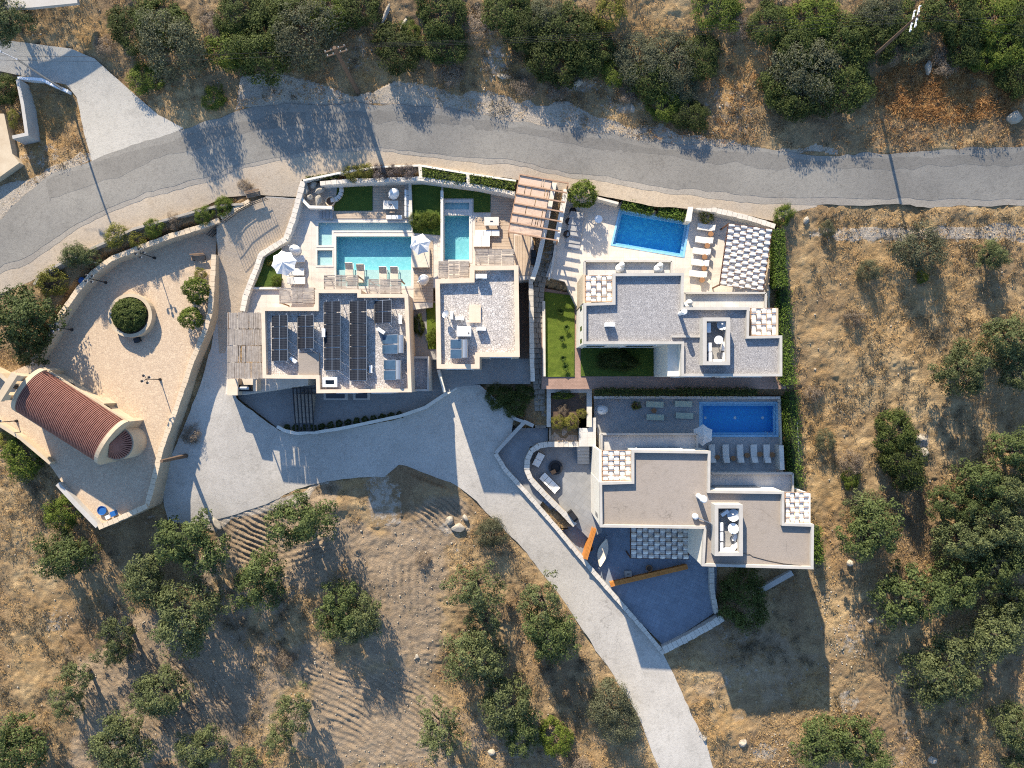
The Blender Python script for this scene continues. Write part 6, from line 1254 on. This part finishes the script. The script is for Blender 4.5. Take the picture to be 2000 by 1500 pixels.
PL = """m 262 58 42 at the left end of the top thicket
g 338 92 58 in the middle of the top left thicket, greyish
m 318 40 48 above the greyish bush of the top left thicket
d 412 42 34 between the top left bushes
b 455 92 52 left of the gravel bay by the road
b 283 152 34 alone at the bend of the side lane
m 520 42 46 at the top behind the gravel bay
g 598 68 60 left of the dark utility pole
m 508 112 48 just above the gravel bay by the road
m 470 20 42 at the top edge left of the gravel bay
b 645 22 46 at the top edge above the dark utility pole
m 700 18 36 at the top edge right of the dark utility pole
d 205 90 26 at the right of the side lane bend
d 655 20 22 half hidden at the top edge above the pole
m 560 22 40 at the top edge above the big grey bush
b 418 190 26 at the roadside kerb left of the gravel bay
m 776 95 44 right of the dark utility pole, standing alone
m 868 88 40 next right after the lone bush by the pole
b 800 58 22 small, between two dark bushes right of the pole
m 860 22 46 at the top edge right of the fallen slabs
d 935 45 44 at the top between dark bushes
m 990 22 42 at the top edge left of the big central thicket
m 1030 48 42 at the upper left of the big central thicket
g 1060 30 34 at the top of the big central thicket
m 1108 66 54 in the heart of the big central thicket
m 1085 118 50 at the lower left of the big central thicket
m 1150 100 42 at the lower right of the big central thicket
y 1192 22 34 at the top edge right of the central thicket
d 880 140 34 in the dry grass above the gravel verge
d 1025 170 28 at the verge below the central thicket
d 1090 178 26 next to the white stones at the verge
b 1200 140 30 at the left end of the right-of-centre thicket
g 1245 112 46 at the upper left of the right-of-centre thicket
g 1312 112 52 in the middle of the right-of-centre thicket
m 1370 108 40 at the right end of the right-of-centre thicket
m 1275 150 42 at the lower middle of the right-of-centre thicket
g 1330 172 30 hanging towards the road below the right-of-centre thicket
b 1300 205 38 at the roadside right of the white stones
m 1345 222 34 lowest one touching the road verge
d 1228 180 26 beside the roadside green bush
b 1400 18 48 at the top edge between two dry slopes
d 1440 50 30 on the dry slope at the top right of centre
m 1505 45 40 at the left of the large right thicket
b 1590 30 52 at the top of the large right thicket
m 1562 82 44 in the upper middle of the large right thicket
m 1655 78 48 right above the middle of the large right thicket
g 1575 132 60 pale big one in the large right thicket
m 1530 160 42 at the left foot of the large right thicket
m 1570 185 50 at the bottom of the large right thicket
m 1650 150 54 left of the pale utility pole foot
m 1700 70 44 behind the pale utility pole
d 1735 95 32 beside the pale utility pole
g 1720 22 40 at the top edge left of the white crossarms
m 1765 45 42 just left of the white crossarms
g 1785 88 32 below the white crossarms
m 1862 25 50 at the top edge right of the white crossarms
m 1885 78 42 in shade right of the white crossarms
b 1940 35 52 at the top right corner
b 1920 110 34 above the orange grass at the right
b 1965 95 46 at the upper right edge above the orange grass
m 1990 145 40 at the right edge above the orange grass
m 1995 35 42 in the very top right corner
d 1852 115 36 round pale one above the orange grass
g 1800 488 46 large one in the middle of the upper right field
o 1936 498 28 small with a long shadow in the upper right field
g 1616 448 16 small one near the top of the tall hedge
g 1698 528 22 low one in the upper right field
b 1802 540 14 small green one below the large grey bush
d 1668 622 24 low in the middle of the right field
d 1590 768 22 beside the tall hedge in the right field
g 1612 860 22 pale low one beside the right hedge
d 1660 900 34 low brown one in the right field
b 1662 935 22 left of the two dark bushes in the right field
m 1748 845 40 upper of the two dark bushes in the right field
m 1765 905 44 lower of the two dark bushes in the right field
o 1880 722 50 standing alone with round shadow in the right field
o 1975 660 46 at the right edge above the lone round tree
o 1985 720 38 at the right edge beside the lone round tree
o 1698 1035 60 nearest the beige roof villa in the right field
s 1690 985 40 sparse crown above the villa-side olive
o 1862 985 46 at the upper left of the right olive grove
o 1915 945 48 at the top of the right olive grove
o 1985 880 48 at the right edge above the grove
o 1985 960 50 at the right edge in the upper grove
o 1955 1025 52 in the upper middle of the right olive grove
o 1880 1050 52 second row left in the right olive grove
o 1990 1075 46 at the right edge in the middle grove
o 1945 1105 50 in the centre of the right olive grove
o 1778 1165 66 large one left in the right olive grove
o 1872 1140 52 between the large left one and the grove centre
o 1985 1180 44 at the right edge in the lower grove
o 1940 1240 60 lower right in the olive grove
o 1845 1312 70 large round one at the bottom of the right grove
o 1985 1420 46 at the right edge near the bottom
o 1995 1490 36 in the bottom right corner
o 1600 1452 54 left of the pair at the bottom edge by the track
o 1680 1455 56 right of the pair at the bottom edge by the track
o 125 1085 52 below the chapel at the left
o 368 1062 62 top of the left olive cluster below the drive
o 282 1132 48 left of the left olive cluster
o 362 1205 68 largest of the left olive cluster
s 232 1235 42 upper half of the sparse pair left of the cluster
s 222 1275 34 lower half of the sparse pair left of the cluster
s 152 1322 40 upper of two sparse ones in the lower left field
s 128 1372 36 lower of two sparse ones in the lower left field
o 314 1352 50 round one on the furrows at lower left
o 236 1452 58 at the bottom edge among furrows
o 40 1452 58 in the bottom left corner
o 586 1018 58 alone just below the concrete drive
o 506 1132 56 on the furrows right of the left cluster
o 662 1190 50 left half of the broad one at centre bottom
o 702 1215 48 right half of the broad one at centre bottom
s 575 1385 46 thin one in the bottom centre left
s 545 1440 36 thin low one under the bottom centre left
o 388 1465 46 at the bottom edge left of centre
s 480 1490 40 at the bottom edge left of the thin olive
s 925 1150 58 upper one left of the lower driveway
s 945 1215 44 second one left of the lower driveway
o 925 1285 60 third one left of the lower driveway
s 860 1420 58 bottom centre one beside the track
o 985 1375 54 bottom one between track and driveway
s 1055 1175 52 close to the driveway edge, upper
o 1072 1235 54 close to the driveway edge, lower
o 1020 1430 44 at the bottom below the driveway bushes
b 1085 1440 42 bottom one at the foot of the driveway bushes
g 1192 1372 46 at the left edge of the lower driveway
g 1212 1415 40 silvery one at the left edge of the driveway bottom
g 958 1042 34 on the mound beside the driveway
d 825 1095 20 small grey one on the tilled slope
d 555 1290 26 tufted one on the lower furrows
d 1130 1500 34 at the bottom beside the driveway
o 40 618 62 big one outside the square wall at the left
o 60 670 40 lower part beside the square wall end
o 150 498 26 in the planting strip by the flag
s 172 500 22 small one beside the flag pole
y 100 552 32 at the left end of the square planting strip
y 226 460 26 roundish one in the square planting strip
y 268 470 18 low one in the square planting strip, right of the round one
b 300 445 20 low one in the middle of the square planting strip
d 340 432 18 dry one in the middle of the square planting strip
b 398 420 20 in the strip left of the gate
b 437 402 20 in the strip at the gate
d 478 362 16 at the roadside bench
b 45 892 46 behind the chapel at the left edge
y 15 860 24 left behind the chapel at the edge
b 124 1002 40 below the chapel square at the left
m 5 175 30 at the left edge by the garden wall
o 15 40 40 in the top left corner
d 375 850 24 dry one at the short pole on the drive
m 1450 1172 52 in deep shade below the beige roof villa""".split('\n')
for ln in PL:
    k, x, y, r, ph = ln.split(' ', 4); plant(k, float(x), float(y), float(r), ph)
ZT = -2.0
plant('c', 384, 567, 29, 'upper of the two at the right wall of the square', ZT); plant('c', 374, 622, 25, 'lower of the two at the right wall of the square', ZT); plant('y', 391, 535, 13, 'small one above the two citrus trees', ZT)
plant('c', 1138, 379, 30, 'beside the wooden pergola at the road', -.9); plant('y', 1380, 421, 19, 'at the top of the right pool terrace', ZA)
plant('y', 688, 338, 20, 'leftmost in the roadside planter', -.3); plant('y', 713, 335, 18, 'second in the roadside planter', -.3); plant('p', 741, 337, 18, 'first in the roadside planter', -.3); plant('p', 768, 336, 15, 'second in the roadside planter', -.3); plant('p', 797, 335, 17, 'third in the roadside planter', -.3)
plant('b', 818, 432, 20, 'left one on the lawn beside the plunge pool', ZA); plant('b', 843, 430, 19, 'right one on the lawn beside the plunge pool', ZA); plant('b', 540, 548, 12, 'on the triangular lawn', ZA); plant('y', 527, 513, 9, 'under the left parasol edge', ZA)
plant('b', 845, 655, 17, 'in the passage between the two upper villas', -2.2, .7, 1.2); plant('m', 818, 635, 13, 'dark one in the villa light well', -2.2, .8, 1.6)
plant('y', 1090, 825, 17, 'left one at the bottom of the raised bed', -4.2); plant('y', 1115, 825, 18, 'right one at the bottom of the raised bed', -4.2); plant('b', 1100, 772, 14, 'along the top of the raised bed', -4.2, 1.8, .7); plant('d', 1100, 800, 14, 'dry stalks in the middle of the raised bed', -4.2); plant('y', 1136, 808, 12, 'at the right side of the raised bed', -4.2)
plant('m', 975, 775, 26, 'upper one on the dark planted slope', -4.8); plant('m', 1005, 790, 26, 'lower one on the dark planted slope', -4.8); plant('m', 1025, 768, 18, 'right one on the dark planted slope', -4.8); plant('m', 1205, 705, 30, 'on the shaded lawn of the grey roof villa', ZC, 1.3, .6)
plant('y', 1243, 792, 11, 'in the terracotta pot on the lower terrace', ZD+.3); plant('b', 1530, 420, 22, 'at the top end of the tall hedge', -.8); plant('y', 25, 232, 14, 'rust-coloured in the narrow bed at the left edge', .4, .7, 1.5)
def palm():
    t = thing('small_palm', 'x', 'palm', (0, 0, 0), 'small palms on the sunny lawn'); MB().tube((0, 0, 0), (0, 0, .5), .07, .05).build('trunk', 'trunk', t)
    mb = MB()
    for i in range(13):
        a_ = i*2.4; d = Vector((math.cos(a_), math.sin(a_), 0)); n_ = Vector((-d.y, d.x, 0)); L = random.uniform(.5, .8); pts = [d*(L*u)+Vector((0, 0, .5+.35*math.sin(u*2.4))) for u in (0, .3, .65, 1)]
        for (u, v), (w0, w1) in zip(zip(pts, pts[1:]), ((.03, .11), (.11, .08), (.08, .01))): mb.add([u-n_*w0, u+n_*w0, v+n_*w1, v-n_*w1], [(0, 1, 2, 3)])
    mb.build('fronds', 'bright', t); return Proto(t)
PM = palm()
for i, (x, y) in enumerate([(1095,608),(1107,640),(1098,661),(1100,700),(1105,718)]): PM.put(P(x, y, ZC+.6)-Vector((0, 0, .6)), i*1.1, ['topmost small palm on the sunny lawn', 'second small palm on the sunny lawn', 'third small palm on the sunny lawn', 'fourth small palm on the sunny lawn', 'lowest small palm on the sunny lawn'][i], .65)
for i in range(14):
    x = 560+i*17; y = 836-max(0, i-3)*2.6
    if x < 800: plant('m', x, y, 7, ['number one', 'two', 'three', 'four', 'five', 'six', 'seven', 'eight', 'nine', 'ten', 'eleven', 'twelve', 'thirteen', 'fourteen'][i]+' from the left along the white yard parapet', -4.5)
dm = new_obj('clipped_dome', crown_mesh('clipped_dome', 'maquis', 5, nclump=320, nleaf=70, size=.07, asp=.6, shell=.85, lump=.03, cr=(.1, .16), flat=.62, zmin=-.25), rp); dm.location = (-.08, .05, .95); dm.scale = (1.98, 1.98, 1.7)

# clipped hedges: leaves spread over a long rounded box
def hedge(label, px, z, h, w, m='hedge', dens=330, rough=.10):
    pts = [P(x, y, z+h) for x, y in px]; r = np.random.default_rng(int(px[0][0])); pos, nr_ = [], []
    for a_, b_ in zip(pts, pts[1:]):
        L = (b_-a_).length; d = (b_-a_).normalized(); s = Vector((-d.y, d.x, 0)); n = int(L*(w+2*h)*dens*.5)
        u = r.uniform(0, L, n); v = r.uniform(-h, w+h, n); q = np.array(a_)[None]+np.outer(u, np.array(d)); lump = vnoise(q[:, 0], q[:, 1], 1.2)*rough*3
        top = (v >= 0) & (v <= w); off = np.where(top, v-w/2, np.where(v < 0, -w/2, w/2)); zz = np.where(top, 0, np.where(v < 0, v, w-v))
        q = q+np.outer(off, np.array(s)); q[:, 2] = z+h+zz+lump; q += r.normal(size=q.shape)*rough; pos.append(q)
        N = np.where(top[:, None], np.array([[0, 0, 1.]]), np.sign(off)[:, None]*np.array(s)[None]+np.array([[0, 0, .3]])); nr_.append(N)
    pos = np.concatenate(pos); nr_ = unit(np.concatenate(nr_)+r.normal(size=pos.shape)*.55); V, F = leaves(pos, nr_, .17, .55, r)
    c = pts[0]; t = thing('hedge', label, 'hedge', (c.x, c.y, z), 'clipped hedges'); V = V-np.array([[c.x, c.y, z]])
    new_obj('foliage', np_mesh('foliage', V, F, m, attr={'rnd': ('FACE', 'FLOAT', r.beta(2, 2, len(F)))}), t)
    MB().wall(pts, w*.72, z+h-.16, z).build('twig_core', M.setdefault('core', mat('dark_hedge_core', (.02, .028, .01), (.03, .04, .014), 3, .95)), t)
hedge('tall dense hedge right of the woven pergola', [(1521,447),(1523,500),(1527,560)], -2.6, 2.9, 1.2)
hedge('lower shaggy hedge right of the grey roof villa', [(1531,566),(1533,620),(1536,690),(1545,750)], -4.2, 3.2, 1.0, 'hedge', 240, .22)
hedge('loose hedge along the lower pool terrace wall', [(1548,765),(1552,830),(1556,905),(1562,950)], -5.6, 2.6, .9, 'hedge', 200, .26)
hedge('loose green strip beside the beige roof villa', [(1597,1030),(1600,1070),(1604,1100)], -6.6, 2.2, .7, 'hedge', 200, .2)
hedge('low hedge left half above the tilted blue pool', [(1216,396),(1277,408)], -1.4, 1.0, .9, 'hedge'); hedge('low hedge right half above the tilted blue pool', [(1286,409),(1340,420)], -1.4, 1.0, .9, 'hedge')
hedge('green hedge in the roadside planter, left', [(826,337),(908,350)], -.5, .8, .7, 'bright', 260, .14); hedge('green hedge in the roadside planter, right', [(918,350),(1004,363)], -.5, .8, .7, 'bright', 260, .14)
hedge('thin dark hedge at the left end of the roadside planter', [(598,348),(660,341)], -.6, .5, .35, 'maquis', 260, .06)
hedge('shaded hedge above the lower pool terrace', [(1162,765),(1260,766),(1380,765),(1480,766)], ZC-.1, .7, .6, 'maquis', 240, .12)

# ------------------------------------------------------------------ uncountable ground cover
def scatter_ok(n, seed, ext=(-60, 60, -46, 44)):
    r = np.random.default_rng(seed); X = r.uniform(ext[0], ext[1], n); Y = r.uniform(ext[2], ext[3], n); k = np.ones(n, bool)
    for poly, zz in DEP: k &= ~pip(offset_poly([(p[0], p[1], 0) for p in poly], -.25), X, Y)
    return X[k], Y[k], r
def groundz(X, Y): return G(X, Y)+vnoise(X, Y, 0.16)*0.5+vnoise(X, Y, 0.5)*0.22+vnoise(X, Y, 1.3)*0.13
def pxy(X, Y, Z): k = (CH-Z)/FPX; return X/k+1000, 750-Y/k
TILL = [(540,1055,160,80),(780,1150,100,220),(700,1390,190,120),(320,1340,180,150),(850,1000,80,70)]
def till(px, py): 
    m = np.zeros(px.shape, bool)
    for a_, b_, c_, d_ in TILL: m |= ((px-a_)/c_)**2+((py-b_)/d_)**2 < 1
    return m
def tufts(name, label, m, n, seed, fn, nb=6, size=.32, asp=.12, spread=.16):
    X, Y, r = scatter_ok(n, seed); Z = groundz(X, Y); px, py = pxy(X, Y, Z); k = fn(px, py, X, Y, r); X, Y, Z = X[k], Y[k], Z[k]; c = np.stack([X, Y, Z], 1); n = len(c)
    pos = np.repeat(c, nb, 0)+r.normal(size=(n*nb, 3))*np.array([spread, spread, .05 if nb < 40 else .14])+np.array([0, 0, .10 if nb < 40 else .22]); nr_ = unit(r.normal(size=pos.shape)+np.array([0, 0, .35])); V, F = leaves(pos, nr_, size, asp, r)
    tag(new_obj(name, np_mesh(name, V, F, m, attr={'rnd': ('FACE', 'FLOAT', np.clip(r.beta(2, 2, len(F))+np.repeat(r.uniform(-.2, .2, n), nb), 0, 1))})), label, None, None, 'stuff')
def orange(px, py): return (((px-1850)/150)**2+((py-178)/62)**2 < 1)
tufts('dry_grass', 'straw-coloured dry grass over the hillside', 'straw', 90000, 21, lambda px, py, X, Y, r: ~till(px, py) & (vnoise(X, Y, .22)+.6*vnoise(X, Y, .8)+r.uniform(-.25, .25, len(px)) > -.02), 6, .30, .14)
tufts('tall_rusty_grass', 'tall rust-coloured dry grass above the road at right', 'rust', 90000, 22, lambda px, py, X, Y, r: orange(px, py) & (vnoise(X, Y, .5) > -.28), 12, .75, .07, .22)
tufts('low_scrub', 'low grey-brown scrub dotted over the dry slopes', 'scrub', 6500, 23, lambda px, py, X, Y, r: ~till(px, py) & (vnoise(X+9, Y, .3)+r.uniform(-.3, .3, len(px)) > .1), 60, .28, .18, .27)
tufts('golden_grass', 'golden dry grass clumps along the road banks', 'rust', 26000, 24, lambda px, py, X, Y, r: (py < 300) & (py > 60) & (vnoise(X+3, Y+5, .25) > .02) & ~orange(px, py), 8, .42, .10, .2)
def stones(name, label, n, seed, fn, smin, smax):
    X, Y, r = scatter_ok(n, seed); Z = groundz(X, Y); px, py = pxy(X, Y, Z); k = fn(px, py, X, Y, r); X, Y, Z = X[k], Y[k], Z[k]; n = len(X); s = r.uniform(smin, smax, n)**1.0
    o8 = np.array([[1, 0, 0], [0, 1, 0], [-1, 0, 0], [0, -1, 0], [.2, .1, .8], [-.1, .2, -.6]]); f8 = np.array([[0, 1, 4], [1, 2, 4], [2, 3, 4], [3, 0, 4], [1, 0, 5], [2, 1, 5], [3, 2, 5], [0, 3, 5]])
    V = (o8[None]*r.uniform(.6, 1.2, (n, 6, 3)))*s[:, None, None]; a_ = r.uniform(0, 6.28, n); c_, q = np.cos(a_), np.sin(a_); V = np.stack([V[..., 0]*c_[:, None]-V[..., 1]*q[:, None], V[..., 0]*q[:, None]+V[..., 1]*c_[:, None], V[..., 2]], -1)
    V += np.stack([X, Y, Z+s*.25], 1)[:, None]; F = (f8[None]+np.arange(n)[:, None, None]*6).reshape(-1, 3)
    tag(new_obj(name, np_mesh(name, V.reshape(-1, 3), F, 'rock')), label, None, None, 'stuff')
CHK = [(1780,455,230,20),(1130,170,70,28),(1215,205,50,24),(960,120,30,45),(1660,1250,40,60),(1660,1370,40,36),(1500,1470,50,40),(105,1215,36,30),(880,1025,50,40),(820,1370,22,40),(1430,210,70,60),(700,110,30,36),(1620,1240,40,90)]
def chk(px, py):
    m = np.zeros(px.shape, bool)
    for a_, b_, c_, d_ in CHK: m |= ((px-a_)/c_)**2+((py-b_)/d_)**2 < 1
    return m
stones('loose_stones', 'small pale loose stones over the hillside', 16000, 31, lambda px, py, X, Y, r: chk(px, py) | (r.uniform(0, 1, len(px)) < .06), .05, .17)
stones('soil_clods', 'clods of tilled soil between the olive trees', 14000, 33, lambda px, py, X, Y, r: till(px, py) & (r.uniform(0, 1, len(px)) < .8), .04, .13)
